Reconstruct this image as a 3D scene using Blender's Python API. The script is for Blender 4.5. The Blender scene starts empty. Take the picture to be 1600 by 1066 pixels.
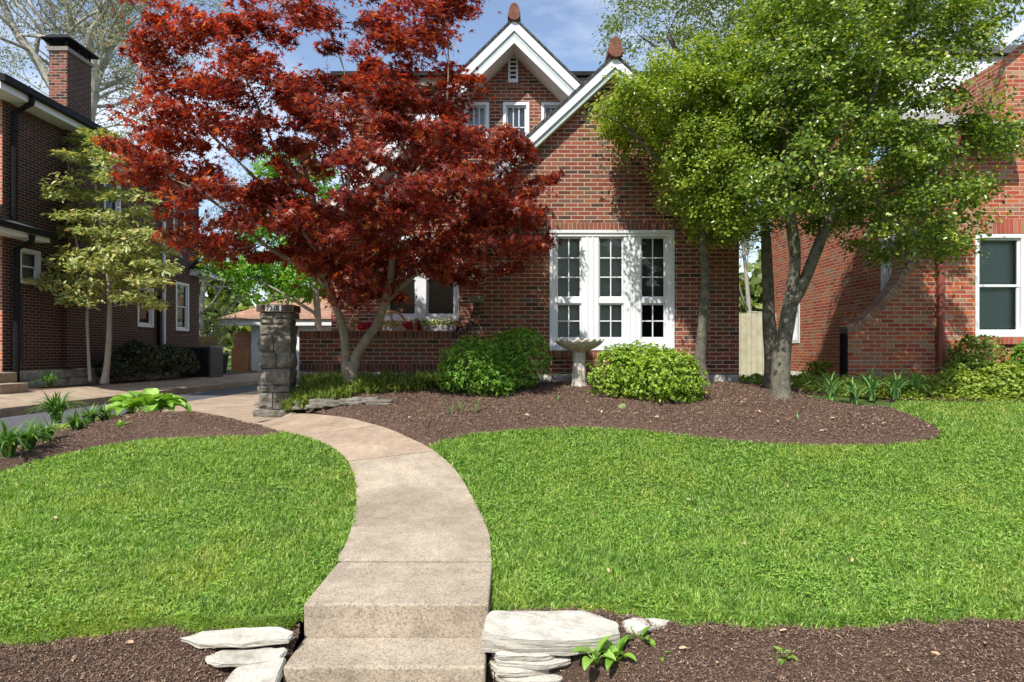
import bpy, math, random
import numpy as np
from mathutils import Vector, Matrix, noise
from mathutils.geometry import delaunay_2d_cdt, tessellate_polygon
R = random.Random(7)
NP = np.random.default_rng(11)
S = bpy.context.scene
COL = S.collection
# ------------------------------------------------------------------ camera, sky, sun, exposure
F = 960.0            # focal length in photo pixels (photo 1600 wide), eye at the origin, z = 0
cam_d = bpy.data.cameras.new('camera'); cam = bpy.data.objects.new('camera', cam_d); COL.objects.link(cam)
cam.location = (0, 0, 0); cam.rotation_euler = (math.radians(90), 0, 0)
cam_d.sensor_width = 36; cam_d.lens = 36 * F / 1600; cam_d.shift_y = 17 / 1600
cam_d.clip_start = 0.1; cam_d.clip_end = 800
S.camera = cam
SUN_DIR = Vector((0.50, 1.0, -1.34)).normalized()      # the way the light travels
W = bpy.data.worlds.new('World'); S.world = W; W.use_nodes = True
nt = W.node_tree; nt.nodes.clear()
wo = nt.nodes.new('ShaderNodeOutputWorld'); bg = nt.nodes.new('ShaderNodeBackground')
sky = nt.nodes.new('ShaderNodeTexSky'); sky.sky_type = 'NISHITA'; sky.sun_disc = False
sky.sun_elevation = math.asin(-SUN_DIR.z); sky.sun_rotation = math.atan2(-SUN_DIR.x, -SUN_DIR.y) % (2 * math.pi)
sky.air_density = 1.0; sky.dust_density = 0.8; sky.ozone_density = 1.8
tc = nt.nodes.new('ShaderNodeTexCoord'); mp = nt.nodes.new('ShaderNodeMapping')
mp.inputs['Scale'].default_value = (1.6, 1.6, 4.5)
nz = nt.nodes.new('ShaderNodeTexNoise'); nz.inputs['Scale'].default_value = 1.7; nz.inputs['Detail'].default_value = 9; nz.inputs['Roughness'].default_value = 0.55
cr = nt.nodes.new('ShaderNodeValToRGB'); cr.color_ramp.elements[0].position = 0.42; cr.color_ramp.elements[0].color = (.05, .05, .05, 1); cr.color_ramp.elements[1].position = 0.75
cr.color_ramp.elements[1].color = (0.8, 0.8, 0.8, 1)
mx = nt.nodes.new('ShaderNodeMixRGB'); mx.inputs[2].default_value = (6.6, 6.9, 7.4, 1)
nt.links.new(tc.outputs['Generated'], mp.inputs[0]); nt.links.new(mp.outputs[0], nz.inputs['Vector'])
nt.links.new(nz.outputs[0], cr.inputs[0]); nt.links.new(cr.outputs[0], mx.inputs[0]); nt.links.new(sky.outputs[0], mx.inputs[1])
nt.links.new(mx.outputs[0], bg.inputs[0]); bg.inputs[1].default_value = 0.15; nt.links.new(bg.outputs[0], wo.inputs[0])
sl = bpy.data.lights.new('sun', 'SUN'); sl.energy = 4.6; sl.angle = math.radians(0.53); sl.color = (1.0, 0.955, 0.89)
so = bpy.data.objects.new('sun', sl); COL.objects.link(so); so.rotation_euler = SUN_DIR.to_track_quat('-Z', 'Y').to_euler(); so.location = (-5, -10, 15)
S.view_settings.view_transform = 'Standard'; S.view_settings.look = 'None'; S.view_settings.gamma = 1.0; S.view_settings.exposure = 0.50
S.cycles.max_bounces = 8; S.cycles.transparent_max_bounces = 12; S.cycles.use_denoising = True
S.cycles.sample_clamp_indirect = 4

# ------------------------------------------------------------------ helpers
def tag(o, label=None, cat=None, group=None, kind=None):
    if label: o['label'] = label
    if cat: o['category'] = cat
    if group: o['group'] = group
    if kind: o['kind'] = kind
    return o
def empty(name, loc=(0, 0, 0), label=None, cat=None, group=None, rz=0):
    o = bpy.data.objects.new(name, None); COL.objects.link(o); o.location = loc; o.rotation_euler = (0, 0, rz)
    o.empty_display_size = 0.1
    return tag(o, label, cat, group)
def mk(name, V, Fs, mat, parent=None, smooth=False):
    """link one mesh object; V in the parent's own coordinates when parent given with local=..., else world minus parent location"""
    V = np.asarray(V, dtype=np.float64).reshape(-1, 3)
    me = bpy.data.meshes.new(name)
    off = np.array(parent_world(parent)) if parent is not None else 0
    me.from_pydata((V - off).tolist(), [], Fs); me.update()
    if smooth: me.polygons.foreach_set('use_smooth', [True] * len(me.polygons))
    me.materials.append(mat)
    o = bpy.data.objects.new(name, me); COL.objects.link(o)
    if parent is not None: o.parent = parent
    return o
def parent_world(p):
    v = Vector((0, 0, 0))
    while p is not None: v = v + p.location; p = p.parent
    return v
def mk_np(name, V, L, sizes, mat, parent=None, smooth=False):
    me = bpy.data.meshes.new(name)
    if parent is not None: V = V - np.array(parent_world(parent))
    me.vertices.add(len(V)); me.vertices.foreach_set('co', V.astype(np.float32).ravel())
    me.loops.add(len(L)); me.loops.foreach_set('vertex_index', L.astype(np.int32))
    me.polygons.add(len(sizes)); st = np.concatenate([[0], np.cumsum(sizes)[:-1]]).astype(np.int32)
    me.polygons.foreach_set('loop_start', st)
    me.polygons.foreach_set('loop_total', sizes.astype(np.int32))
    me.update(calc_edges=True); me.validate()
    if smooth: me.polygons.foreach_set('use_smooth', np.ones(len(sizes), dtype=bool))
    me.materials.append(mat)
    o = bpy.data.objects.new(name, me); COL.objects.link(o)
    if parent is not None: o.parent = parent
    return o
class MB:
    def __init__(s): s.V = []; s.F = []
    def add(s, V, Fs):
        b = len(s.V); s.V += [tuple(v) for v in V]; s.F += [tuple(i + b for i in f) for f in Fs]; return s
    def box(s, a, b, fr=None):
        x0, y0, z0 = a; x1, y1, z1 = b
        P = [(x0, y0, z0), (x1, y0, z0), (x1, y1, z0), (x0, y1, z0), (x0, y0, z1), (x1, y0, z1), (x1, y1, z1), (x0, y1, z1)]
        if fr: P = [fr(*p) for p in P]
        return s.add(P, [(0, 3, 2, 1), (4, 5, 6, 7), (0, 1, 5, 4), (1, 2, 6, 5), (2, 3, 7, 6), (3, 0, 4, 7)])
    def prism(s, poly, fr, w0, w1):
        """poly of (u, v) pulled from w0 to w1"""
        n = len(poly); P = [fr(u, w0, v) for u, v in poly] + [fr(u, w1, v) for u, v in poly]
        return s.add(P, [tuple(range(n)), tuple(range(2 * n - 1, n - 1, -1))] + [(i, i + n, (i + 1) % n + n, (i + 1) % n) for i in range(n)])
    def tube(s, pts, rad, n=7, cap=True):
        V, Fs = tube_geo(pts, rad, n, cap); return s.add(V, Fs)
    def lathe(s, prof, c, n=24, rmod=None):
        b = []; 
        for k, (r, z) in enumerate(prof):
            for i in range(n):
                a = 2 * math.pi * i / n; m = rmod(k, a) if rmod else (1, 0)
                b.append((c[0] + r * m[0] * math.cos(a), c[1] + r * m[0] * math.sin(a), c[2] + z + m[1]))
        Fs = [(k * n + i, k * n + (i + 1) % n, (k + 1) * n + (i + 1) % n, (k + 1) * n + i) for k in range(len(prof) - 1) for i in range(n)]
        Fs += [tuple(range(n - 1, -1, -1)), tuple((len(prof) - 1) * n + i for i in range(n))]
        return s.add(b, Fs)
    def build(s, name, mat, parent=None, smooth=False, bev=0):
        o = mk(name, s.V, s.F, mat, parent, smooth)
        if bev:
            m = o.modifiers.new('edge', 'BEVEL'); m.width = bev; m.segments = 2; m.limit_method = 'ANGLE'
        return o
def tube_geo(pts, rad, n=7, cap=True):
    P = [Vector(p) for p in pts]; V = []; m = len(P)
    up = Vector((0.31, 0.95, 0.05)).normalized(); u = None
    for i, p in enumerate(P):
        t = (P[min(i + 1, m - 1)] - P[max(i - 1, 0)])
        if t.length < 1e-9: t = Vector((0, 0, 1))
        t.normalize()
        if u is None:
            u = t.cross(up)
            if u.length < 1e-4: u = t.cross(Vector((1, 0, 0)))
        else: u = u - t * u.dot(t)
        u.normalize(); w = t.cross(u); r = rad[i] if hasattr(rad, '__len__') else rad
        for k in range(n):
            a = 2 * math.pi * k / n; V.append(tuple(p + (u * math.cos(a) + w * math.sin(a)) * r))
    Fs = [(i * n + k, i * n + (k + 1) % n, (i + 1) * n + (k + 1) % n, (i + 1) * n + k) for i in range(m - 1) for k in range(n)]
    if cap: Fs += [tuple(range(n - 1, -1, -1)), tuple((m - 1) * n + k for k in range(n))]
    return V, Fs
def world_fr(u, w, v): return (u, w, v)
def at(px, py, Y): return Vector(((px - 800) / F * Y, Y, -(py - 550) / F * Y))
def sm(a, b, x):
    t = min(1, max(0, (x - a) / (b - a))); return t * t * (3 - 2 * t)

# ------------------------------------------------------------------ terrain height (eye level is 0)
YR = [-30, 0, 1.8, 2.6, 2.95, 3.28, 4, 5, 5.4, 6.1, 7, 8, 9, 9.9, 12, 16, 30, 400]
ZR = [-1.95, -1.95, -1.9, -1.72, -1.585, -1.45, -1.385, -1.30, -1.25, -1.12, -.95, -.78, -.62, -.53, -.58, -.84, -1.05, -1.05]
ZL = [-1.95, -1.95, -1.9, -1.72, -1.585, -1.45, -1.385, -1.31, -1.27, -1.20, -1.13, -1.07, -1.06, -1.07, -1.09, -1.09, -1.09, -1.09]
def g(X, Y):
    zr = float(np.interp(Y, YR, ZR)); zl = float(np.interp(Y, YR, ZL))
    t = sm(-4.0, -1.9, X) if Y < 8.7 else sm(-4.0 + .5 * sm(8.7, 9.3, Y), -1.9 - 1.2 * sm(8.7, 9.3, Y), X)
    z = zl + (zr - zl) * t
    if Y > 4: 
        k = sm(-8.55, -9.9, X)
        z = z * (1 - k) + k * (-.78 if X > -10.6 else -.72)
    return z
def gp(px, py):
    Y0 = 2.3
    f = lambda Y: -(py - 550) / F * Y - g((px - 800) / F * Y, Y)
    Y = Y0
    while Y < 60 and f(Y) > 0: Y += 0.05
    lo, hi = Y - .05, Y
    for _ in range(20):
        m = (lo + hi) / 2
        if f(m) > 0: lo = m
        else: hi = m
    return Vector(((px - 800) / F * hi, hi, g((px - 800) / F * hi, hi)))
def catmull(P, n=6, closed=False):
    P = [Vector(p) for p in P]; out = []; m = len(P)
    for i in range(m if closed else m - 1):
        p0 = P[(i - 1) % m] if closed or i > 0 else P[0]; p1 = P[i]; p2 = P[(i + 1) % m]
        p3 = P[(i + 2) % m] if closed or i + 2 < m else P[-1]
        for k in range(n):
            t = k / n
            out.append(0.5 * ((2 * p1) + (p2 - p0) * t + (2 * p0 - 5 * p1 + 4 * p2 - p3) * t * t + (3 * p1 - p0 - 3 * p2 + p3) * t ** 3))
    if not closed: out.append(P[-1])
    return out
def inpoly(X, Y, poly):
    poly = np.asarray(poly)[:, :2]; X = np.asarray(X); Y = np.asarray(Y); c = np.zeros(X.shape, bool)
    x0, y0 = poly[-1]
    for x1, y1 in poly:
        if y1 != y0:
            c ^= ((y1 > Y) != (y0 > Y)) & (X < (x0 - x1) * (Y - y1) / (y0 - y1) + x1)
        x0, y0 = x1, y1
    return c
def edgedist(X, Y, poly):
    poly = np.asarray(poly)[:, :2]; X = np.asarray(X, float); Y = np.asarray(Y, float); d = np.full(X.shape, 1e9)
    a = poly; b = np.roll(poly, -1, axis=0)
    for (x0, y0), (x1, y1) in zip(a, b):
        dx, dy = x1 - x0, y1 - y0; L = dx * dx + dy * dy + 1e-12
        t = np.clip(((X - x0) * dx + (Y - y0) * dy) / L, 0, 1)
        d = np.minimum(d, np.hypot(X - x0 - t * dx, Y - y0 - t * dy))
    return d
def sheet(name, poly, step, zf, mat, parent=None, rim=None):
    """a ground sheet cut to a smooth outline, draped at zf(x, y, distance to outline)"""
    poly = [(p[0], p[1]) for p in poly]; A = np.array(poly)
    xs = np.arange(A[:, 0].min(), A[:, 0].max(), step); ys = np.arange(A[:, 1].min(), A[:, 1].max(), step)
    GX, GY = np.meshgrid(xs, ys); GX = GX.ravel() + NP.uniform(-.2, .2, GX.size) * step; GY = GY.ravel() + NP.uniform(-.2, .2, GY.size) * step
    k = inpoly(GX, GY, A); GX, GY = GX[k], GY[k]; d = edgedist(GX, GY, A); k = d > step * .35; GX, GY = GX[k], GY[k]
    pts = [Vector(p) for p in poly] + [Vector((x, y)) for x, y in zip(GX, GY)]; n = len(poly)
    v, e, f, *_ = delaunay_2d_cdt(pts, [(i, (i + 1) % n) for i in range(n)], [], 2, 1e-5)
    A2 = np.array([(p[0], p[1]) for p in v]); d = edgedist(A2[:, 0], A2[:, 1], A)
    V = [(p[0], p[1], zf(p[0], p[1], dd)) for p, dd in zip(v, d)]
    cen = [sum((A2[i] for i in q), np.zeros(2)) / len(q) for q in f]
    ok = inpoly(np.array(cen)[:, 0], np.array(cen)[:, 1], A)
    Fs = [tuple(q) for q, o in zip(f, ok) if o]
    if rim:
        b = len(V); V += [(x, y, zf(x, y, 0) - rim) for x, y in poly]
        # outline verts come first in v
        Fs += [(i, b + i, b + (i + 1) % n, (i + 1) % n) for i in range(n)]
    return mk(name, V, Fs, mat, parent, smooth=not rim)

# ------------------------------------------------------------------ materials
def new_mat(name):
    m = bpy.data.materials.new(name); m.use_nodes = True; n = m.node_tree
    return m, n, n.nodes['Principled BSDF']
def nd(n, t, **k):
    x = n.nodes.new(t)
    for a, b in k.items(): setattr(x, a, b)
    return x
def ramp(n, fac, stops):
    r = nd(n, 'ShaderNodeValToRGB'); el = r.color_ramp.elements
    while len(el) < len(stops): el.new(0.5)
    for e, (p, c) in zip(el, stops): e.position = p; e.color = (*c, 1) if len(c) == 3 else c
    n.links.new(fac, r.inputs[0]); return r.outputs[0]
def noise_t(n, scale, detail=4, rough=.5, vec=None):
    x = nd(n, 'ShaderNodeTexNoise'); x.inputs['Scale'].default_value = scale; x.inputs['Detail'].default_value = detail; x.inputs['Roughness'].default_value = rough
    if vec is None: vec = nd(n, 'ShaderNodeTexCoord').outputs['Object']
    n.links.new(vec, x.inputs['Vector']); return x.outputs[0]
def mixc(n, fac, a, b, mode='MIX'):
    x = nd(n, 'ShaderNodeMixRGB', blend_type=mode)
    for i, s in ((0, fac), (1, a), (2, b)):
        if isinstance(s, (int, float)): x.inputs[i].default_value = s
        elif isinstance(s, tuple): x.inputs[i].default_value = (*s, 1)
        else: n.links.new(s, x.inputs[i])
    return x.outputs[0]
def bump(n, bs, h, dist, strength=1.0):
    b = nd(n, 'ShaderNodeBump'); b.inputs['Distance'].default_value = dist; b.inputs['Strength'].default_value = strength
    n.links.new(h, b.inputs['Height']); n.links.new(b.outputs[0], bs.inputs['Normal']); return b
def mottled(name, c1, c2, scale=8, rough=.8, bd=0, bs_=60, detail=6, spec=.3):
    m, n, b = new_mat(name); f = noise_t(n, scale, detail, .6)
    n.links.new(ramp(n, f, [(.3, c1), (.7, c2)]), b.inputs['Base Color']); b.inputs['Roughness'].default_value = rough
    b.inputs['Specular IOR Level'].default_value = spec
    if bd: bump(n, b, noise_t(n, bs_, 8, .65), bd)
    return m
def brick_mat(name, axis, cols, mortar, w=.2125, h=.0667, off=(0, 0), rot=False):
    m, n, b = new_mat(name); tc = nd(n, 'ShaderNodeNewGeometry').outputs['Position']
    sp = nd(n, 'ShaderNodeSeparateXYZ'); n.links.new(tc, sp.inputs[0]); cb = nd(n, 'ShaderNodeCombineXYZ')
    a, c = ('X' if axis == 'X' else 'Y'), 'Z'
    if rot: a, c = c, a
    n.links.new(sp.outputs[a], cb.inputs[0]); n.links.new(sp.outputs[c], cb.inputs[1])
    mpn = nd(n, 'ShaderNodeMapping'); mpn.inputs['Location'].default_value = (off[0] + 50 * w, off[1] + 60 * h, 0); n.links.new(cb.outputs[0], mpn.inputs[0])
    # slight wobble of the courses
    wob = nd(n, 'ShaderNodeTexNoise'); wob.inputs['Scale'].default_value = 9; n.links.new(mpn.outputs[0], wob.inputs['Vector'])
    vm = nd(n, 'ShaderNodeVectorMath', operation='MULTIPLY_ADD'); n.links.new(wob.outputs['Color'], vm.inputs[0]); vm.inputs[1].default_value = (.008, .005, 0); n.links.new(mpn.outputs[0], vm.inputs[2])
    br = nd(n, 'ShaderNodeTexBrick'); n.links.new(vm.outputs[0], br.inputs['Vector'])
    br.inputs['Scale'].default_value = 1; br.inputs['Brick Width'].default_value = w; br.inputs['Row Height'].default_value = h
    br.inputs['Mortar Size'].default_value = .0075; br.inputs['Mortar Smooth'].default_value = .25
    br.inputs['Color1'].default_value = (0, 0, 0, 1); br.inputs['Color2'].default_value = (1, 1, 1, 1); br.inputs['Mortar'].default_value = (.5, .5, .5, 1)
    br.offset = 0.5; br.offset_frequency = 2
    k = len(cols); st = [((i + .5) / k, c) for i, c in enumerate(cols)]
    cc = ramp(n, br.outputs['Color'], st)
    gr = noise_t(n, 90, 5, .7, tc); cc = mixc(n, .55, cc, ramp(n, gr, [(.25, (.62, .6, .6)), (.8, (1.25, 1.2, 1.15))]), 'MULTIPLY')
    lg = noise_t(n, 1.3, 4, .5, tc); cc = mixc(n, .6, cc, ramp(n, lg, [(.3, (.75, .72, .72)), (.7, (1.15, 1.12, 1.1))]), 'MULTIPLY')
    ef = noise_t(n, 2.6, 8, .7, tc); cc = mixc(n, ramp(n, ef, [(.60, (0, 0, 0)), (.74, (.32, .32, .32))]), cc, (.38, .29, .23))
    mc = mixc(n, noise_t(n, 3, 5, .6, tc), tuple(x * .72 for x in mortar), mortar)
    n.links.new(mixc(n, br.outputs['Fac'], cc, mc), b.inputs['Base Color'])
    b.inputs['Roughness'].default_value = .85; b.inputs['Specular IOR Level'].default_value = .25
    inv = nd(n, 'ShaderNodeMath', operation='MULTIPLY_ADD'); n.links.new(br.outputs['Fac'], inv.inputs[0]); inv.inputs[1].default_value = -1; 
    sc = nd(n, 'ShaderNodeMath', operation='MULTIPLY'); n.links.new(gr, sc.inputs[0]); sc.inputs[1].default_value = .35; n.links.new(sc.outputs[0], inv.inputs[2])
    bump(n, b, inv.outputs[0], .006, 1.0)
    return m
RED = [(.075, .042, .034), (.17, .052, .034), (.235, .068, .041), (.27, .078, .045), (.20, .066, .041), (.29, .10, .058), (.18, .085, .055), (.115, .09, .07), (.25, .068, .040), (.19, .054, .034)]
ORG = [(.50, .125, .042), (.36, .06, .036), (.38, .23, .14), (.29, .054, .036), (.48, .13, .052), (.28, .21, .135), (.40, .075, .04), (.26, .10, .065), (.42, .17, .095), (.33, .056, .035)]
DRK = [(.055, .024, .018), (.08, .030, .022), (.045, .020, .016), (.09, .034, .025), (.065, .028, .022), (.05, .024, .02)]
M = {}
M['brick'] = brick_mat('house_brick', 'X', RED, (.52, .40, .29))
M['brick_side'] = brick_mat('house_brick_side', 'Y', RED, (.52, .40, .29))
M['soldier'] = None
M['rbrick'] = brick_mat('neighbour_brick', 'X', ORG, (.58, .42, .30))
M['rbrick_side'] = brick_mat('neighbour_brick_side', 'Y', ORG, (.58, .42, .30))
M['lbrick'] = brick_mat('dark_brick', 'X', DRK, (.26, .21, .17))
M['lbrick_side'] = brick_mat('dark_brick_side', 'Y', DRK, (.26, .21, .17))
M['white'] = mottled('white_paint', (.64, .66, .67), (.72, .73, .73), 3, .45, .0008, 40)
M['soffit'] = mottled('cream_soffit', (.66, .60, .52), (.74, .68, .60), 4, .6)
M['greytrim'] = mottled('grey_trim_paint', (.36, .42, .40), (.44, .49, .46), 5, .5)
M['black'] = mottled('black_metal', (.006, .006, .007), (.014, .014, .014), 6, .6, spec=.15)
M['shingle'] = brick_mat('roof_shingle', 'X', [(.05, .05, .052), (.08, .08, .08), (.11, .105, .10), (.07, .068, .066)], (.03, .03, .03), w=.25, h=.11)
M['browngaroof'] = brick_mat('garage_shingle', 'X', [(.36, .20, .13), (.42, .25, .17), (.30, .17, .115), (.38, .23, .155)], (.2, .11, .08), w=.3, h=.12)
M['terracotta'] = mottled('terracotta', (.10, .045, .028), (.22, .088, .055), 14, .85, .004, 50)
M['limestone'] = mottled('pale_limestone', (.30, .29, .25), (.56, .545, .49), 7, .9, .02, 16, 9)
M['foundation'] = mottled('rubble_stone', (.20, .19, .17), (.50, .48, .43), 7, .9, .02, 14, 8)
M['pillarstone'] = mottled('grey_brown_stone', (.075, .065, .05), (.27, .245, .20), 7, .9, .02, 18, 8)
M['limestone'] = None
M['mortar'] = mottled('mortar', (.17, .16, .14), (.27, .25, .22), 12, .95, .005, 50)
M['capstone'] = mottled('olive_capstone', (.16, .16, .11), (.24, .23, .17), 12, .85, .004, 50)
M['plaque'] = mottled('plaque', (.42, .42, .38), (.5, .5, .46), 20, .5)
M['plaque_num'] = mottled('plaque_numbers', (.03, .02, .06), (.05, .03, .08), 20, .5)
M['wood'] = mottled('bench_wood', (.42, .25, .11), (.54, .34, .16), 10, .6)
M['redcloth'] = mottled('crimson_cloth', (.25, .012, .03), (.34, .02, .04), 14, .9)
M['planter'] = mottled('grey_planter', (.32, .31, .35), (.40, .39, .42), 8, .7)
M['cedar'] = mottled('cedar_boards', (.36, .16, .07), (.50, .25, .11), 5, .8)
M['greyfence'] = mottled('weathered_fence', (.36, .35, .24), (.50, .49, .36), 5, .85, .003, 30)
M['redmetal'] = mottled('red_downspout', (.20, .055, .045), (.28, .08, .06), 6, .5)
M['acmetal'] = mottled('grey_metal', (.03, .03, .03), (.05, .05, .048), 6, .45)
M['bathstone'] = mottled('birdbath_concrete', (.36, .32, .26), (.66, .61, .52), 16, .95, .006, 60, 8)
M['bark_maple'] = mottled('maple_bark', (.13, .105, .075), (.31, .265, .195), 7, .9, .008, 30)
M['bark_right'] = mottled('grey_bark', (.055, .05, .038), (.21, .195, .145), 11, .9, .012, 28)
M['bark_sycamore'] = mottled('pale_bark', (.20, .185, .15), (.52, .50, .43), 2.5, .85, .01, 8)
M['bark_thin'] = mottled('thin_bark', (.24, .22, .18), (.38, .35, .29), 9, .9)
M['stem'] = mottled('green_stem', (.09, .13, .04), (.14, .19, .06), 9, .8)
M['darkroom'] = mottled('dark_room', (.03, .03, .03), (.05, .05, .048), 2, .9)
M['curtain'] = mottled('grey_curtain', (.13, .13, .12), (.20, .20, .185), 1.5, .9)
M['asphalt'] = mottled('asphalt', (.05, .05, .055), (.13, .13, .14), 14, .9, .006, 90, 8)

def concrete(name, c1, c2, c3):
    m, n, b = new_mat(name); pos = nd(n, 'ShaderNodeNewGeometry').outputs['Position']
    big = noise_t(n, 2.2, 6, .62, pos); base = ramp(n, big, [(.3, c1), (.68, c2)])
    sp = noise_t(n, 95, 3, .7, pos); base = mixc(n, .75, base, ramp(n, sp, [(.32, (.30, .28, .25)), (.47, (1, 1, 1)), (.70, (1.55, 1.5, 1.42))]), 'MULTIPLY')
    v = nd(n, 'ShaderNodeTexVoronoi'); v.inputs['Scale'].default_value = 38; n.links.new(pos, v.inputs['Vector'])
    base = mixc(n, ramp(n, v.outputs['Distance'], [(.08, (.8, .8, .8)), (.17, (0, 0, 0))]), base, c3)
    md = noise_t(n, 11, 8, .75, pos); base = mixc(n, .5, base, ramp(n, md, [(.34, (.62, .58, .54)), (.5, (1, 1, 1)), (.66, (1.22, 1.2, 1.17))]), 'MULTIPLY')
    st = noise_t(n, .9, 5, .7, pos); base = mixc(n, .6, base, ramp(n, st, [(.38, (.70, .66, .62)), (.56, (1.04, 1.03, 1.0))]), 'MULTIPLY')
    n.links.new(base, b.inputs['Base Color']); b.inputs['Roughness'].default_value = .9; b.inputs['Specular IOR Level'].default_value = .25
    bump(n, b, noise_t(n, 120, 6, .75, pos), .006)
    return m
M['concrete'] = concrete('tan_concrete', (.30, .25, .19), (.43, .37, .29), (.15, .11, .08))
M['concrete2'] = concrete('walk_concrete', (.29, .22, .16), (.41, .325, .245), (.15, .11, .08))
def soil(name, c1, c2, c3):
    m, n, b = new_mat(name); pos = nd(n, 'ShaderNodeNewGeometry').outputs['Position']
    f = noise_t(n, 55, 8, .8, pos); base = ramp(n, f, [(.3, c1), (.52, c2), (.74, c3)])
    big = noise_t(n, 1.6, 4, .5, pos); base = mixc(n, .5, base, ramp(n, big, [(.3, (.75, .75, .75)), (.7, (1.2, 1.15, 1.1))]), 'MULTIPLY')
    n.links.new(base, b.inputs['Base Color']); b.inputs['Roughness'].default_value = .95; b.inputs['Specular IOR Level'].default_value = .15
    bump(n, b, noise_t(n, 70, 8, .8, pos), .03); return m
M['mulch'] = soil('mulch', (.065, .042, .031), (.155, .10, .075), (.25, .172, .132))
def bedded(name, c1, c2, c3):
    m, n, b = new_mat(name); pos = nd(n, 'ShaderNodeNewGeometry').outputs['Position']
    mpn = nd(n, 'ShaderNodeMapping'); mpn.inputs['Scale'].default_value = (2.5, 2.5, 38); n.links.new(pos, mpn.inputs[0])
    lay = noise_t(n, 1.6, 6, .6, mpn.outputs[0]); blot = noise_t(n, 9, 8, .7, pos)
    base = mixc(n, .55, ramp(n, lay, [(.32, c1), (.6, c2)]), ramp(n, blot, [(.34, c3), (.5, c2), (.8, c2)]))
    pit = noise_t(n, 60, 4, .7, pos); base = mixc(n, .8, base, ramp(n, pit, [(.3, (.55, .52, .46)), (.42, (1, 1, 1))]), 'MULTIPLY')
    n.links.new(base, b.inputs['Base Color']); b.inputs['Roughness'].default_value = .92; b.inputs['Specular IOR Level'].default_value = .2
    h = nd(n, 'ShaderNodeMath', operation='MULTIPLY_ADD'); n.links.new(lay, h.inputs[0]); h.inputs[1].default_value = 1.0; n.links.new(blot, h.inputs[2])
    bump(n, b, h.outputs[0], .012); return m
M['limestone'] = bedded('pale_limestone', (.32, .295, .24), (.49, .465, .40), (.27, .245, .19))
def lawn_mat(name, c1, c2):
    m, n, b = new_mat(name); pos = nd(n, 'ShaderNodeNewGeometry').outputs['Position']
    f = noise_t(n, 40, 8, .8, pos); n.links.new(ramp(n, f, [(.3, c1), (.7, c2)]), b.inputs['Base Color'])
    b.inputs['Roughness'].default_value = .95; b.inputs['Specular IOR Level'].default_value = .1
    bump(n, b, noise_t(n, 60, 8, .8, pos), .02); return m
M['lawn'] = lawn_mat('lawn_soil', (.045, .075, .02), (.10, .16, .04))
M['ground'] = lawn_mat('far_ground', (.05, .08, .025), (.10, .14, .045))
def leaf_mat(name, stops, trans=.35, tint=(1.3, 1.3, .8), rough=.45, patch=None, spec=.4):
    m, n, b = new_mat(name); geo = nd(n, 'ShaderNodeNewGeometry')
    c = ramp(n, geo.outputs['Random Per Island'], stops)
    if patch:
        f = noise_t(n, patch[0], 4, .6, geo.outputs['Position']); c = mixc(n, ramp(n, f, [(patch[1], (0, 0, 0)), (patch[2], (1, 1, 1))]), c, mixc(n, .38, c, patch[3]))
        f2 = noise_t(n, 5.5, 5, .65, geo.outputs['Position']); c = mixc(n, .8, c, ramp(n, f2, [(.33, (.66, .76, .66)), (.5, (1, 1, 1)), (.68, (1.35, 1.22, 1.25))]), 'MULTIPLY')
        f3 = noise_t(n, 2.1, 6, .7, geo.outputs['Position']); c = mixc(n, ramp(n, f3, [(.63, (0, 0, 0)), (.74, (.7, .7, .7))]), c, (.42, .37, .17))
    n.links.new(c, b.inputs['Base Color']); b.inputs['Roughness'].default_value = rough; b.inputs['Specular IOR Level'].default_value = spec
    if trans:
        t = nd(n, 'ShaderNodeBsdfTranslucent'); n.links.new(mixc(n, 1.0, c, tint, 'MULTIPLY'), t.inputs[0])
        ms = nd(n, 'ShaderNodeMixShader'); ms.inputs[0].default_value = trans
        n.links.new(b.outputs[0], ms.inputs[1]); n.links.new(t.outputs[0], ms.inputs[2])
        n.links.new(ms.outputs[0], n.nodes['Material Output'].inputs[0])
    return m
M['leaf_maple'] = leaf_mat('red_maple_leaf', [(0, (.06, .014, .014)), (.35, (.16, .022, .019)), (.65, (.27, .038, .024)), (.84, (.31, .07, .024)), (.93, (.39, .14, .03)), (1, (.24, .11, .11))], .44, (2.2, 1.25, .6), .42, None, .45)
M['leaf_right'] = leaf_mat('evergreen_leaf', [(0, (.05, .10, .018)), (.35, (.115, .20, .03)), (.7, (.215, .31, .045)), (.92, (.37, .42, .07)), (1, (.48, .48, .11))], .38, (1.5, 1.5, .5), .28, None, .6)
M['leaf_yellow'] = leaf_mat('yellow_green_leaf', [(0, (.09, .16, .02)), (.4, (.20, .30, .035)), (.75, (.32, .40, .05)), (1, (.47, .49, .10))], .42, (1.4, 1.4, .5), .3, None, .5)
M['leaf_airy'] = leaf_mat('airy_leaf', [(0, (.09, .14, .03)), (.5, (.17, .23, .05)), (1, (.27, .31, .09))], .4, (1.4, 1.4, .6), .5)
M['leaf_magnolia'] = leaf_mat('pale_leaf', [(0, (.17, .23, .06)), (.45, (.33, .38, .12)), (.8, (.46, .48, .18)), (.93, (.54, .50, .17)), (1, (.58, .36, .17))], .3, (1.3, 1.3, .6), .4)
M['leaf_bright'] = leaf_mat('bright_leaf', [(0, (.07, .20, .02)), (.5, (.14, .34, .03)), (1, (.26, .45, .06))], .45, (1.4, 1.4, .5), .4)
M['leaf_bush'] = leaf_mat('azalea_leaf', [(0, (.07, .18, .02)), (.5, (.16, .34, .035)), (.85, (.26, .45, .05)), (1, (.38, .54, .09))], .35, (1.3, 1.4, .5), .38)
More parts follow.
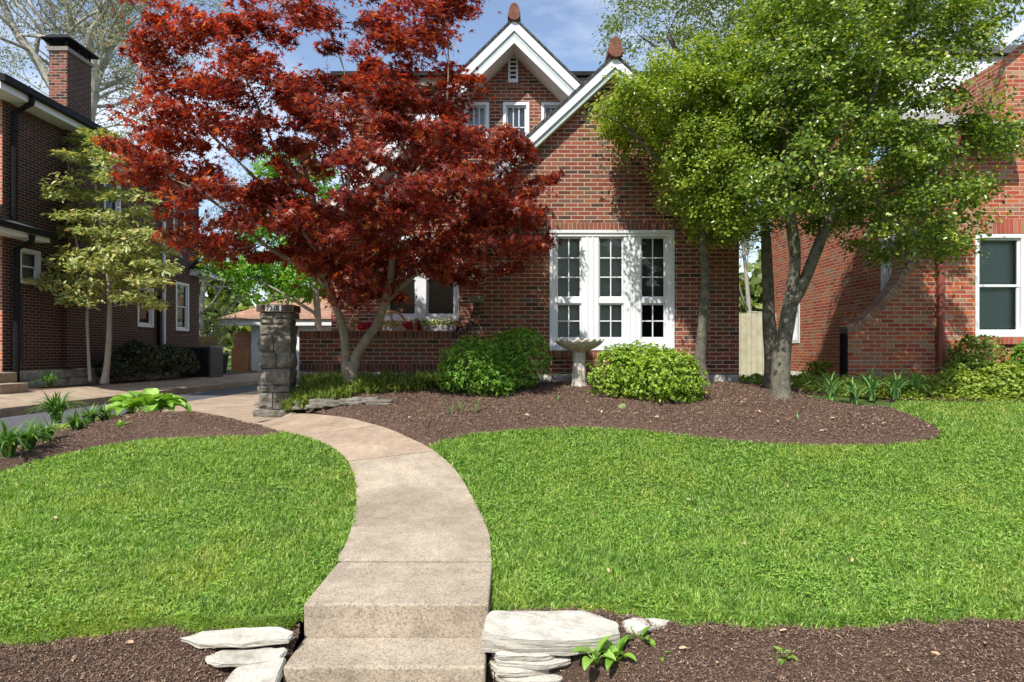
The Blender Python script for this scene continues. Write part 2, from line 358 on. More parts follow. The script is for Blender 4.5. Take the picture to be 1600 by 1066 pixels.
M['leaf_bush2'] = leaf_mat('azalea_leaf_yellow', [(0, (.11, .20, .02)), (.5, (.24, .38, .035)), (.85, (.37, .50, .055)), (1, (.47, .56, .10))], .35, (1.3, 1.4, .5), .38)
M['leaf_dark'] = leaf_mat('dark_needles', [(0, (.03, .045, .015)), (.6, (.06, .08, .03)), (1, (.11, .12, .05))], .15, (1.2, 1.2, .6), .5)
M['leaf_strap'] = leaf_mat('strap_leaf', [(0, (.06, .15, .03)), (.6, (.13, .26, .05)), (1, (.24, .36, .09))], .3, (1.2, 1.3, .6), .4)
M['leaf_iris'] = leaf_mat('iris_leaf', [(0, (.08, .18, .05)), (.6, (.15, .29, .08)), (1, (.26, .40, .13))], .25, (1.2, 1.3, .7), .5)
M['leaf_hosta'] = leaf_mat('hosta_leaf', [(0, (.17, .34, .05)), (.6, (.27, .46, .07)), (1, (.38, .56, .16))], .3, (1.2, 1.3, .5), .4)
M['leaf_lime'] = leaf_mat('lime_leaf', [(0, (.14, .23, .025)), (.5, (.27, .36, .045)), (1, (.42, .47, .09))], .4, (1.3, 1.4, .5), .45)
M['leaf_spring'] = leaf_mat('spring_twig_leaf', [(0, (.20, .22, .10)), (.6, (.30, .31, .16)), (1, (.40, .38, .22))], .4, (1.2, 1.2, .7), .6)
M['grass'] = leaf_mat('grass_blade', [(0, (.10, .21, .03)), (.4, (.195, .355, .05)), (.8, (.30, .46, .085)), (.95, (.42, .54, .14)), (1, (.60, .54, .25))], .42, (1.3, 1.35, .5), .5, (1.1, .50, .70, (.46, .50, .10)))
M['clover'] = leaf_mat('clover_leaf', [(0, (.14, .30, .04)), (.6, (.26, .45, .06)), (1, (.38, .54, .12))], .35, (1.2, 1.3, .6), .5)
M['chip'] = leaf_mat('bark_chip', [(0, (.075, .046, .031)), (.4, (.155, .098, .067)), (.8, (.23, .152, .108)), (.96, (.32, .225, .165)), (1, (.50, .38, .27))], 0, rough=.9, spec=.15)
M['dryleaf'] = leaf_mat('dry_leaf', [(0, (.45, .30, .15)), (1, (.6, .45, .28))], .2, (1.1, 1, .8), .7)
M['petal'] = leaf_mat('petal', [(0, (.5, .25, .5)), (.35, (.75, .72, .5)), (.6, (.62, .60, .10)), (1, (.8, .78, .7))], .2, (1, 1, 1), .7)
def glass():
    m, n, b = new_mat('window_glass'); n.nodes.remove(b)
    tr = nd(n, 'ShaderNodeBsdfTransparent'); tr.inputs[0].default_value = (.75, .8, .78, 1)
    gl = nd(n, 'ShaderNodeBsdfGlossy'); gl.inputs['Roughness'].default_value = .01
    fr = nd(n, 'ShaderNodeFresnel'); fr.inputs[0].default_value = 1.5
    ms = nd(n, 'ShaderNodeMixShader'); n.links.new(fr.outputs[0], ms.inputs[0]); n.links.new(tr.outputs[0], ms.inputs[1]); n.links.new(gl.outputs[0], ms.inputs[2])
    n.links.new(ms.outputs[0], n.nodes['Material Output'].inputs[0]); return m
M['glass'] = glass()
def soldier_mat(name, cols):
    m, n, b = new_mat(name); geo = nd(n, 'ShaderNodeNewGeometry'); k = len(cols)
    c = ramp(n, geo.outputs['Random Per Island'], [((i + .5) / k, q) for i, q in enumerate(cols)])
    c = mixc(n, .6, c, ramp(n, noise_t(n, 80, 5, .7, geo.outputs['Position']), [(.25, (.6, .58, .58)), (.8, (1.25, 1.2, 1.15))]), 'MULTIPLY')
    n.links.new(c, b.inputs['Base Color']); b.inputs['Roughness'].default_value = .85; bump(n, b, noise_t(n, 90, 5, .7, geo.outputs['Position']), .003); return m
M['soldier'] = soldier_mat('upright_brick', RED[1:7]); M['soldier_org'] = soldier_mat('upright_orange_brick', ORG); M['soldier_dark'] = soldier_mat('upright_dark_brick', DRK)
M['lightmortar'] = mottled('light_mortar', (.40, .31, .22), (.58, .45, .32), 8, .95, .003, 60)
M['curtain_pale'] = mottled('pale_curtain', (.50, .56, .62), (.64, .70, .76), 2.5, .9)
def blind():
    m, n, b = new_mat('blind'); w = nd(n, 'ShaderNodeTexWave', wave_type='BANDS', bands_direction='Z'); w.inputs['Scale'].default_value = 9
    n.links.new(nd(n, 'ShaderNodeTexCoord').outputs['Object'], w.inputs[0])
    n.links.new(ramp(n, w.outputs[0], [(0, (.40, .46, .42)), (.6, (.66, .72, .66))]), b.inputs['Base Color']); return m
M['blind'] = blind()

# ------------------------------------------------------------------ ground, lawns, beds, paving
xs = np.concatenate([np.linspace(-250, -16, 14), np.arange(-15, 15, .5), np.linspace(15, 250, 14)])
ys = np.concatenate([np.linspace(-60, 1, 8), np.arange(1.5, 18, .5), np.linspace(18.5, 500, 18)])
V = [(x, y, g(x, y) - .06 - .28 * sm(4.2, 3.5, y)) for y in ys for x in xs]; nx = len(xs)
Fs = [(j * nx + i, j * nx + i + 1, (j + 1) * nx + i + 1, (j + 1) * nx + i) for j in range(len(ys) - 1) for i in range(nx - 1)]
tag(mk('ground', V, Fs, M['ground'], smooth=True), kind='structure')

WALK_L = [(527, 880), (543, 850), (553, 810), (557, 775), (553, 745), (540, 718), (515, 698), (478, 684), (430, 672), (380, 660), (325, 648), (296, 645)]
WALK_R = [(767, 880), (765, 845), (753, 810), (733, 770), (706, 730), (672, 702), (640, 686), (600, 669), (555, 657), (500, 649), (455, 643), (420, 637)]
wl = catmull([(*gp(x, y).to_2d(), 0) for x, y in WALK_L], 5); wr = catmull([(*gp(x, y).to_2d(), 0) for x, y in WALK_R], 5)
wl = [p for p in wl]; wr = [p for p in wr]
wl[0] = Vector((-1.125, 3.975, 0)); wr[0] = Vector((-.13, 3.975, 0))
def walk_z(x, y, d=0): return g(x, y) + .012 + .018 * sm(5.2, 4.1, y)
nW = min(len(wl), len(wr))
def seg(i0, i1, name='walkway', rim=.12):
    L = wl[i0:i1 + 1]; Rr = wr[i0:i1 + 1]
    # open a 12 mm joint at both ends
    e0 = (L[1] - L[0]).normalized() * .009; e1 = (L[-1] - L[-2]).normalized() * .009
    L = [L[0] + e0] + L[1:-1] + [L[-1] - e1]; Rr = [Rr[0] + e0] + Rr[1:-1] + [Rr[-1] - e1]
    poly = [p.to_2d() for p in L] + [p.to_2d() for p in reversed(Rr)]
    return poly
cuts = [0, 24, 36, nW - 1]
root = empty('walkway'); tag(root, kind='structure')
for a, b in zip(cuts[:-1], cuts[1:]):
    sheet('slab', seg(a, b), .13, lambda x, y, d: walk_z(x, y) + .004 * noise.noise(Vector((x * 2, y * 2, 3))), M['concrete'] if a < 24 else M['concrete2'], root, rim=.13)
# apron that carries the walk across to the drive, and on to the garage
ap = [(-7.0, 10.1), (-7.0, 27), (-3.2, 27), (-3.2, 13.0), (-4.05, 12.9), (-4.05, 9.5)] 
pA, pB = wl[nW - 1].to_2d(), wr[nW - 1].to_2d()
ap = [(-7.0, 11.2), (-7.0, 27), (-3.2, 27), (-3.2, 13.0), (-3.95, 12.9), (-3.95, 9.6), (pB.x, pB.y + .012), (pA.x, pA.y + .012), (-5.7, 10.0)]
def apz(x, y, d): return g(x, y) + .012
tag(sheet('concrete_apron', ap, .3, apz, M['concrete2']), kind='structure')
dv = [(-8.6, 3.2), (-5.6, 3.2), (-5.75, 6.8), (-6.3, 8.8), (-6.55, 10.3), (-7.01, 11.2), (-7.01, 27), (-8.6, 27)]
def drz(x, y, d): return -1.078 - .12 * sm(7.5, 3.0, y)
tag(sheet('driveway', dv, .3, drz, M['asphalt']), kind='structure')
# kerbed side walk of the neighbour, left of the drive
def side_z(x): return -.945 + (-8.6 - x) * .126
m = MB(); ysw = np.linspace(4, 25.5, 60)
V = []; Fs = []
for y in ysw:
    j = .012 * noise.noise(Vector((y * 2.1, 0, 0)))
    V += [(-8.6 + j, y, -1.2), (-8.6 + j, y, -.955), (-8.63 + j, y, -.943), (-9.78, y, side_z(-9.78)), (-9.8, y, -1.1)]
for i in range(len(ysw) - 1):
    for k in range(4): a = i * 5 + k; Fs.append((a, a + 1, a + 6, a + 5))
tag(mk('side_walk', V, Fs, M['concrete2']), kind='structure')

def bedz(x, y, d):
    return g(x, y) + .0 + .055 * sm(0, .16, d) + .03 * sm(.1, 1.0, d) + .016 * noise.noise(Vector((x * 3, y * 3, 0))) + .012 * noise.noise(Vector((x * 11, y * 11, 5)))
# right-hand bed in front of the house
edgeR = [(478, 645), (520, 650), (560, 657), (603, 668), (643, 685), (668, 699)]
bed_front = [(668, 700), (700, 688), (740, 680), (800, 674), (860, 671), (920, 671), (990, 674), (1060, 681), (1130, 688), (1200, 694), (1270, 698), (1340, 698), (1400, 695), (1445, 690), (1470, 682), (1462, 668), (1430, 652), (1390, 640), (1330, 634), (1290, 628)]
bf = catmull([gp(x, y) for x, y in bed_front], 4)
bed_main = [p.to_2d() for p in catmull([gp(x, y) for x, y in edgeR], 4)][:-1] + [p.to_2d() for p in bf] + [Vector((4.1, 9.2)), Vector((3.9, 9.95)), Vector((-3.2, 9.95)), Vector((-3.25, 9.3)), Vector((-3.0, 9.0)), ]
tag(sheet('mulch_bed', bed_main, .09, bedz, M['mulch']), kind='structure')
# left bed by the drive
BL = [(-5, 742), (60, 722), (130, 705), (200, 693), (250, 688), (300, 685), (360, 683), (405, 682), (436, 678), (425, 671), (380, 660), (325, 649), (292, 646)]
bl = [p.to_2d() for p in catmull([gp(x, y) for x, y in BL], 4)] + [Vector((-5.7, 10.15)), Vector((-6.5, 10.3)), Vector((-6.28, 8.8)), Vector((-5.74, 6.8)), Vector((-5.6, 5.4))]
def bedlz(x, y, d): return bedz(x, y, d) + .06 * sm(.2, .8, d)
tag(sheet('mulch_bed', bl, .09, bedlz, M['mulch']), kind='structure')
# neighbour's bed by the left wall
nb = [(-9.8, 6), (-9.8, 25), (-10.75, 25), (-10.75, 6)]
def nbz(x, y, d): return -.80 + .02 * noise.noise(Vector((x * 5, y * 5, 1)))
tag(sheet('mulch_bed', nb, .25, nbz, M['mulch']), kind='structure')
# front bank
def jag(p, a=.018): return Vector((p.x + R.uniform(-a, a) * .3, p.y + R.uniform(-a, a)))
FL = [gp(x, y) for x, y in [(-220, 1003), (-60, 998), (60, 990), (150, 980), (230, 973), (320, 972), (400, 975), (466, 968)]]
FR = [gp(x, y) for x, y in [(768, 952), (850, 945), (960, 952), (1040, 965), (1150, 968), (1280, 970), (1400, 966), (1500, 962), (1620, 962), (1900, 962)]]
fl = [jag(p) for p in catmull(FL, 5)]; frr = [jag(p) for p in catmull(FR, 5)]
bankL = fl + [Vector((-1.12, 3.25)), Vector((-1.10, 2.3)), Vector((-6, 2.3)), Vector((-6, fl[0].y))]
bankR = frr + [Vector((6.5, frr[-1].y)), Vector((6.5, 2.3)), Vector((-.14, 2.3))]
def bankz(x, y, d):
    lo = max(sm(.62, .30, x) * sm(-.3, -.1, x), sm(-1.55, -1.25, x) * sm(-.9, -1.1, x) * .55) * sm(3.16, 3.0, y)
    return bedz(x, y, min(d, .3)) - .02 - .17 * lo
for P in (bankL, bankR):
    tag(sheet('mulch_bank', P, .06, bankz, M['mulch']), kind='structure')
tag(mk('pavement', [(-12, -3, -1.86), (12, -3, -1.86), (12, 2.2, -1.86), (-12, 2.2, -1.86)], [(0, 1, 2, 3)], M['concrete']), kind='structure')
# lawns
wl_all = [p.to_2d() for p in wl]; wr_all = [p.to_2d() for p in wr]
iL = min(range(len(wl_all)), key=lambda i: (wl_all[i] - gp(436, 676).to_2d()).length)
bltop = [p.to_2d() for p in catmull([gp(x, y) for x, y in BL[:9]], 4)]
lawnL = [Vector((-6.5, fl[0].y)), Vector((-6.5, bltop[0].y))] + bltop[:-1] + list(reversed(wl_all[:iL + 1])) + [Vector((-1.125, 3.3))] + list(reversed(fl))
iR = min(range(len(wr_all)), key=lambda i: (wr_all[i] - gp(670, 700).to_2d()).length)
rt = [p.to_2d() for p in catmull([gp(x, y) for x, y in bed_front[:18]], 4)]
plantedge = [Vector((5.35, 8.55)), Vector((7, 8.45)), Vector((9.0, 8.3)), Vector((12, 8.3)), Vector((12, frr[-1].y))]
lawnR = [Vector((-.13, 3.3))] + wr_all[:iR] + rt + plantedge + list(reversed(frr))
def lz(x, y, d): return g(x, y) + .008 * noise.noise(Vector((x * 1.5, y * 1.5, 9)))
for P in (lawnL, lawnR): tag(sheet('lawn', P, .22, lz, M['lawn']), kind='structure')
plantbed = [(4.6, 8.95), (5.3, 8.56), (7, 8.46), (9, 8.31), (12, 8.31), (12, 9.95), (4.0, 9.95), (4.0, 9.2)]
tag(sheet('planting_bed', plantbed, .2, lambda x, y, d: g(x, y) + .02 * noise.noise(Vector((x * 4, y * 4, 0))), M['mulch']), kind='structure')

tag(sheet('lawn', [(4.0, 8.3), (5.9, 8.3), (5.9, 9.3), (4.0, 9.3)], .25, lambda x, y, d: g(x, y) - .012, M['lawn']), kind='structure')
# steps: two treads of the front stair
st = MB(); st.box((-1.12, 3.30, -1.75), (-.125, 3.955, -1.353)); 
top = st.build('step', M['concrete'], None, bev=.012); tag(top, kind='structure')
st = MB(); st.box((-1.115, 2.985, -1.95), (-.13, 3.297, -1.53)); o = st.build('step', M['concrete'], None, bev=.012); tag(o, kind='structure')
st = MB(); st.box((-1.11, 2.2, -1.95), (-.13, 2.982, -1.71)); o = st.build('step', M['concrete'], None, bev=.012); tag(o, kind='structure')

# ------------------------------------------------------------------ buildings
def front(Y): return lambda u, w, v: (u, Y - w, v)
def sideL(X): return lambda u, w, v: (X + w, u, v)      # a wall that faces +X
def sideR(X): return lambda u, w, v: (X - w, u, v)      # a wall that faces -X
def wall_geo(mb, fr, outline, holes=(), depth=.11, w=0):
    """outline in (u, v); holes as (u0, u1, v0, v1) with reveals going inward"""
    loops = [[Vector((u, v, 0)) for u, v in outline]] + [[Vector((a, c, 0)), Vector((b, c, 0)), Vector((b, d, 0)), Vector((a, d, 0))] for a, b, c, d in holes]
    flat = [p for l in loops for p in l]
    mb.add([fr(p.x, w, p.y) for p in flat], tessellate_polygon(loops))
    for a, b, c, d in holes:
        q = [(a, c), (b, c), (b, d), (a, d)]
        mb.add([fr(u, w, v) for u, v in q] + [fr(u, w - depth, v) for u, v in q], [(i, (i + 1) % 4, (i + 1) % 4 + 4, i + 4) for i in range(4)])
def ring(mb, fr, u0, u1, v0, v1, t, w0, w1, tb=None):
    tb = t if tb is None else tb
    mb.box((u0, w0, v0), (u0 + t, w1, v1), fr); mb.box((u1 - t, w0, v0), (u1, w1, v1), fr)
    mb.box((u0 + t, w0, v1 - t), (u1 - t, w1, v1), fr); mb.box((u0 + t, w0, v0), (u1 - t, w1, v0 + tb), fr)
def sash(parent, fr, u0, u1, v0, v1, w, t, nx, nz, mat, tb=None):
    m = MB(); ring(m, fr, u0, u1, v0, v1, t, w - .035, w, tb); o = m.build('sash', mat, parent, bev=.003)
    a0, a1, b0, b1 = u0 + t, u1 - t, v0 + (tb or t), v1 - t
    if nx > 1 or nz > 1:
        m = MB()
        for i in range(1, nx): c = a0 + (a1 - a0) * i / nx; m.box((c - .009, w - .03, b0), (c + .009, w - .008, b1), fr)
        for i in range(1, nz): c = b0 + (b1 - b0) * i / nz; m.box((a0, w - .029, c - .009), (a1, w - .009, c + .009), fr)
        m.build('muntin', mat, parent)
    m = MB(); m.add([fr(a0, w - .02, b0), fr(a1, w - .02, b0), fr(a1, w - .02, b1), fr(a0, w - .02, b1)], [(0, 1, 2, 3)])
    m.build('pane', M['glass'], parent)
def backing(parent, fr, u0, u1, v0, v1, mat, w=-.3, name='room_lining'):
    m = MB(); q = [(u0, v0), (u1, v0), (u1, v1), (u0, v1)]
    m.add([fr(u, w, v) for u, v in q], [(0, 1, 2, 3)])
    if name == 'room_lining': m.add([fr(u, -.11, v) for u, v in q] + [fr(u, w, v) for u, v in q], [(i, (i + 1) % 4, (i + 1) % 4 + 4, i + 4) for i in range(4)])
    m.build(name, mat, parent)
def window(parent, fr, u0, u1, v0, v1, cas=.07, split=.5, up=(2, 3), lo=(1, 1), mat=None, mullions=(), cover=None, gap=.045, name='window', cover_v=None):
    """frame set in a hole of the wall with one or more double-hung bays"""
    mat = mat or M['white']
    m = MB(); e = .004
    ring(m, fr, u0 + e, u1 - e, v0 + e, v1 - e, cas, -.10, .012)
    bays = []; a = u0 + cas
    for c, wdt in mullions: m.box((c - wdt / 2, -.10, v0 + cas), (c + wdt / 2, .010, v1 - cas), fr); bays.append((a, c - wdt / 2)); a = c + wdt / 2
    bays.append((a, u1 - cas))
    wnd = m.build(name, mat, parent, bev=.004)
    for a, b in bays:
        vm = v0 + cas + (v1 - v0 - 2 * cas) * split
        sash(wnd, fr, a, b, vm - .02, v1 - cas, -.02 - gap * .4, .035, up[0], up[1], mat)
        sash(wnd, fr, a, b, v0 + cas, vm + .02, -.02 - gap, .035, lo[0], lo[1], mat, .06)
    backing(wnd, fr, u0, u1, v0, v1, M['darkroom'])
    if cover:
        cv = cover_v or (v0 + cas, v1 - cas)
        backing(wnd, fr, u0 + cas * .6, u1 - cas * .6, cv[0], cv[1], cover, -.16, 'curtain' if cover is M['curtain'] else 'blind')
    return wnd
BEDS = []
def beds(parent):
    for fr, u0, u1, v0, v1, w1 in BEDS: m = MB(); m.box((u0 - .002, -.045, v0 - .004), (u1 + .002, w1 - .007, v1 + .004), fr); m.build('mortar_bed', M['lightmortar'], parent)
    BEDS.clear()
def soldier_row(mb, fr, u0, u1, v0, v1, w1=.012, bw=.058, gp_=.0095, jit=.002):
    n = max(1, round((u1 - u0) / (bw + gp_))); s = (u1 - u0) / n
    for i in range(n): mb.box((u0 + i * s + gp_ / 2, -.04, v0), (u0 + (i + 1) * s - gp_ / 2, w1 + R.uniform(-jit, jit), v1), fr)
    BEDS.append((fr, u0, u1, v0, v1, w1))
def rubble_row(mb, fr, u0, u1, v0, v1, w1=.03, rows=1, seed=0):
    rr = random.Random(seed); h = (v1 - v0) / rows
    for r in range(rows):
        u = u0
        while u < u1 - .05:
            wd = min(rr.uniform(.18, .5), u1 - u)
            rock_box(mb, fr, u + .008, u + wd - .008, v0 + r * h + .006, v0 + (r + 1) * h - .006, -.02, w1 + rr.uniform(-.012, .02), rr.random() * 99)
            u += wd
def rock_box(mb, fr, u0, u1, v0, v1, w0, w1, seed, n=5, amp=.016):
    """rough faced stone: a front grid displaced by noise, rounded at its edge, and sides"""
    V = []; Fs = []
    for j in range(n + 1):
        for i in range(n + 1):
            a, b = i / n, j / n; e = min(a, 1 - a, b, 1 - b) * 2
            u = u0 + (u1 - u0) * a; v = v0 + (v1 - v0) * b
            q = noise.noise(Vector((u * 9 + seed, v * 9, seed))) * amp
            du = noise.noise(Vector((seed, v * 7, a * 3))) * .012; dv = noise.noise(Vector((u * 7, seed, b * 3))) * .012
            V.append(fr(u + du, w1 - .02 * (1 - min(1, e * 2.5)) + q * min(1, e * 3), v + dv))
    k = n + 1
    Fs += [(j * k + i, j * k + i + 1, (j + 1) * k + i + 1, (j + 1) * k + i) for j in range(n) for i in range(n)]
    edge = [i for i in range(k)] + [j * k + n for j in range(1, k)] + [n * k + i for i in range(n - 1, -1, -1)] + [j * k for j in range(n - 1, 0, -1)]
    b = len(V); inv = {id_: None for id_ in edge}
    for id_ in edge:
        j, i = divmod(id_, k); V.append(fr(u0 + (u1 - u0) * i / n, w0, v0 + (v1 - v0) * j / n))
    m_ = len(edge); Fs += [(edge[(t + 1) % m_], edge[t], b + t, b + (t + 1) % m_) for t in range(m_)]
    mb.add(V, Fs)
def rake(mb, fr, a, b, drop, w0, w1):
    """a sloped board between (u, v) points a and b, measured down by drop"""
    mb.prism([a, b, (b[0], b[1] - drop), (a[0], a[1] - drop)], fr, w0, w1)
def ridge_tile(parent, x, y0, y1, z, s=1.0):
    m = MB(); n = 12; V = []; prof = [(-.14, -.02), (-.13, .06), (-.11, .15), (-.088, .22), (-.055, .27), (0, .285), (.055, .27), (.088, .22), (.11, .15), (.13, .06), (.14, -.02), (.08, -.09), (0, -.11), (-.08, -.09)]
    rr = random.Random(int(x * 100)); k = len(prof); L = [0, .04, .3, .33, .6]
    for i, t in enumerate(L):
        q = 1.0 if i in (1, 2) else .92
        V += [(x + px * s * q + rr.uniform(-.006, .006), y0 + t, z + pz * s * q + rr.uniform(-.006, .006)) for px, pz in prof]
    Fs = [(i * k + j, (i + 1) * k + j, (i + 1) * k + (j + 1) % k, i * k + (j + 1) % k) for i in range(len(L) - 1) for j in range(k)] + [tuple(range(k))] + [tuple(range(len(L) * k - 1, (len(L) - 1) * k - 1, -1))]
    m.add(V, Fs); m.build('ridge_tile', M['terracotta'], parent)

# ---- the main house
H = empty('brick_house', (1.6, 9.9, -.55), 'red brick house with a white triple window and two steep white trimmed gables', 'house')
YF = 9.9; f1 = front(YF)
apx, apz_ = 1.63, 4.62; sl1 = .93
def gz1(u): return apz_ - sl1 * abs(u - apx)
WB = (.60, 2.62, .02, 1.965)         # triple window opening
m = MB(); out = [(-.44, -.36), (3.66, -.36), (3.66, gz1(3.66)), (apx, apz_), (-.44, gz1(-.44))]
wall_geo(m, f1, out, [WB])
m.build('front_wall', M['brick'], H)
m = MB(); wall_geo(m, sideL(3.66), [(9.9, -.8), (20, -.8), (20, 5.7), (13.5, 5.7), (13.5, 2.7), (9.9, 2.7)])
wall_geo(m, sideR(-.44), [(9.9, -.5), (11.9, -.5), (11.9, 2.7), (9.9, 2.7)])
wall_geo(m, sideR(-3.5), [(11.9, -.9), (20, -.9), (20, 5.7), (13.5, 5.7), (13.5, 2.35), (11.9, 2.35)])
m.build('side_wall', M['brick_side'], H)
M['soldier_edge'] = soldier_mat('edge_brick', [(.045, .025, .02), (.08, .035, .026), (.06, .03, .024)])
# curved wing at the left corner of the front wall, with its rowlock edge
arc = []
for i in range(13):
    t = i / 12; a = math.pi / 2 * t
    arc.append((-.66 - .34 * (1 - math.cos(a)) * 1.0 - .0, .80 - .46 * math.sin(a) * 1.0))
arc = [(-.99 + .37 * math.cos(math.radians(q)), .80 - .47 * math.sin(math.radians(q))) for q in range(0, 91, 8)]
m = MB(); poly = [(-.442, -.36), (-.442, .80)] + arc + [(-1.0, .33), (-1.0, -.36)]
m.prism(poly[::-1], f1, -.2, -.004); m.build('curved_wing', M['brick'], H)
m = MB()
for i in range(len(arc) - 1):
    (u0, v0), (u1, v1) = arc[i], arc[i + 1]; c = (-.99, .80)
    def off(u, v, k): d = Vector((u - c[0], v - c[1])).normalized(); return (u + d.x * k, v + d.y * k)
    du, dv = (u1 - u0) * .07, (v1 - v0) * .07
    m.prism([(u0 + du, v0 + dv), (u1 - du, v1 - dv), off(u1 - du, v1 - dv, .1), off(u0 + du, v0 + dv, .1)], f1, -.21, .012)
m.build('rowlock_edge', M['soldier_edge'], H)
m = MB()
for i in range(len(arc) - 1):
    (u0, v0), (u1, v1) = arc[i], arc[i + 1]; m.prism([(u0, v0), (u1, v1), off(u1, v1, .098), off(u0, v0, .098)], f1, -.205, .004)
m.build('mortar_bed', M['lightmortar'], H)
m = MB(); m.box((-.70, -.22, .80), (-.442, .035, .90), f1); m.build('wing_cap', M['capstone'], H, bev=.006)
# foundation stones
m = MB(); rubble_row(m, f1, -.44, 3.66, -.80, -.36, .035, 2, 3); m.build('foundation', M['foundation'], H)
# lintel and sill soldiers round the big window
m = MB(); soldier_row(m, f1, WB[0] - .03, WB[1] + .03, WB[3] + .006, WB[3] + .11, .008); m.build('lintel', M['soldier'], H); beds(H)
m = MB(); soldier_row(m, f1, WB[0] - .03, WB[1] + .03, WB[2] - .112, WB[2] - .006, .012)
m.build('brick_sill', M['soldier'], H); beds(H)
# the big triple window
M['curtain2'] = M.get('curtain2') or mottled('warm_grey_curtain', (.42, .42, .38), (.62, .62, .57), 1.8, .9)
def big_window():
    u0, u1, v0, v1 = WB; fr = f1; w = M['white']; e = .004
    m = MB(); ring(m, fr, u0 + e, u1 - e, v0 + e, v1 - e, .05, -.11, .022, .10)
    m.box((u0 + .05, -.11, v1 - .104), (u1 - .05, .002, v1 - .05), fr)
    cols = [(.72, 1.12), (1.40, 1.80), (2.08, 2.48)]
    # solid posts between the bays, each with two shallow grooves
    def post(a, b):
        m.box((a, -.11, v0 + .1), (b, -.012, v1 - .104), fr)
    post(u0 + .05, cols[0][0]); post(cols[0][1], cols[1][0]); post(cols[1][1], cols[2][0]); post(cols[2][1], u1 - .05)
    vm0, vm1 = .785, .875
    for a, b in cols:
        m.box((a, -.11, vm0), (b, -.022, vm1), fr); m.box((a, -.11, v0 + .1), (b, -.02, .19), fr)
    o = m.build('window', w, H, bev=.004)
    m = MB()
    for c in (1.215, 1.305, 1.895, 1.985): m.box((c - .012, -.012, v0 + .1), (c + .012, -.001, v1 - .104), fr)
    m.build('mullion_bead', w, o, bev=.003)
    for a, b in cols:
        sash(o, fr, a, b, vm1, v1 - .104, -.05, .024, 2, 3, w); sash(o, fr, a, b, .19, vm0, -.05, .024, 2, 2, w, .05)
    backing(o, fr, u0, u1, v0, v1, M['darkroom'], -.5)
    backing(o, fr, .66, 2.04, .1, 1.9, M['curtain2'], -.16, 'curtain')
    backing(o, fr, 2.06, 2.5, .9, 1.9, M['curtain'], -.30, 'curtain')
big_window()
# front gable rakes
def gable_trim(ax, az, sl, uL, uR, Yw, over, drops, fascia_t=.125):
    frf = front(Yw - over); hw = .0
    for s, ue in ((-1, uL), (1, uR)):
        ve = az - sl * abs(ue - ax)
        c = math.sqrt(1 + sl * sl)
        z0 = az + .10
        P = lambda k: ((ax, az + k * c), (ue, ve + k * c))
        m = MB(); a, b = P(drops[0]); m.prism([a, b, (b[0], b[1] - fascia_t * c), (a[0], a[1] - fascia_t * c)], frf, 0, .03); m.build('rake_board', M['white'], H, bev=.004)
        if len(drops) > 2:
            a, b = P(drops[0] - fascia_t); m = MB(); m.prism([a, b, (b[0], b[1] - .085 * c), (a[0], a[1] - .085 * c)], frf, -.03, .0); m.build('rake_moulding', M['greytrim'], H)
            a, b = P(drops[0] - fascia_t - .085); m = MB(); m.prism([a, b, (b[0], b[1] - .075 * c), (a[0], a[1] - .075 * c)], frf, -.015, .02); m.build('rake_board', M['white'], H, bev=.003)
            low = drops[0] - fascia_t - .16
        else:
            a, b = P(drops[0] - fascia_t); m = MB(); m.prism([a, b, (b[0], b[1] - .07 * c), (a[0], a[1] - .07 * c)], frf, -.04, .0); m.build('rake_moulding', M['greytrim'], H)
            low = drops[0] - fascia_t - .07
        # soffit from the front edge back to the wall
        a, b = P(low + .035); m = MB(); m.prism([a, b, (b[0], b[1] - .03 * c), (a[0], a[1] - .03 * c)], frf, -over, -.031); m.build('soffit', M['soffit'], H)
def roof_slabs(ax, az, sl, uL, uR, Y0, Y1, up, th=.035):
    c = math.sqrt(1 + sl * sl)
    for ue in (uL, uR):
        ve = az - sl * abs(ue - ax); m = MB()
        m.prism([(ax, az + up * c + th * c), (ue, ve + up * c + th * c), (ue, ve + up * c), (ax, az + up * c)], world_fr, Y0, Y1)
        m.build('roof', M['shingle'], H)
gable_trim(apx, apz_, sl1, -.62, 3.86, YF, .16, (.04, 0))
roof_slabs(apx, apz_, sl1, -.66, 3.90, YF - .21, 13.5, .042)
ridge_tile(H, apx, YF - .26, 12, apz_ + .10, .86)
# upper gable, set back
YU = 11.9; f2 = front(YU); ax2, az2, sl2 = .04, 5.86, .98
def gz2(u): return az2 - sl2 * abs(u - ax2)
PW = (-2.50, -1.02, .60, 2.25)
UW = [(-1.0 + .06, -.44, 3.9, 4.84), (-.18, .34, 3.80, 4.84), (.56, 1.06, 3.9, 4.84)]
m = MB(); wall_geo(m, f2, [(-3.5, -.4), (3.6, -.4), (3.6, gz2(3.6)), (ax2, az2), (-3.5, gz2(-3.5))], [PW] + UW)
m.build('upper_front_wall', M['brick'], H)
gable_trim(ax2, az2, sl2, -3.72, 3.8, YU, .51, (.205, 0, 0), .145)
roof_slabs(ax2, az2, sl2, -3.8, 3.85, YU - .56, 14.5, .21)
ridge_tile(H, ax2, YU - .60, 14, az2 + .34, .86)
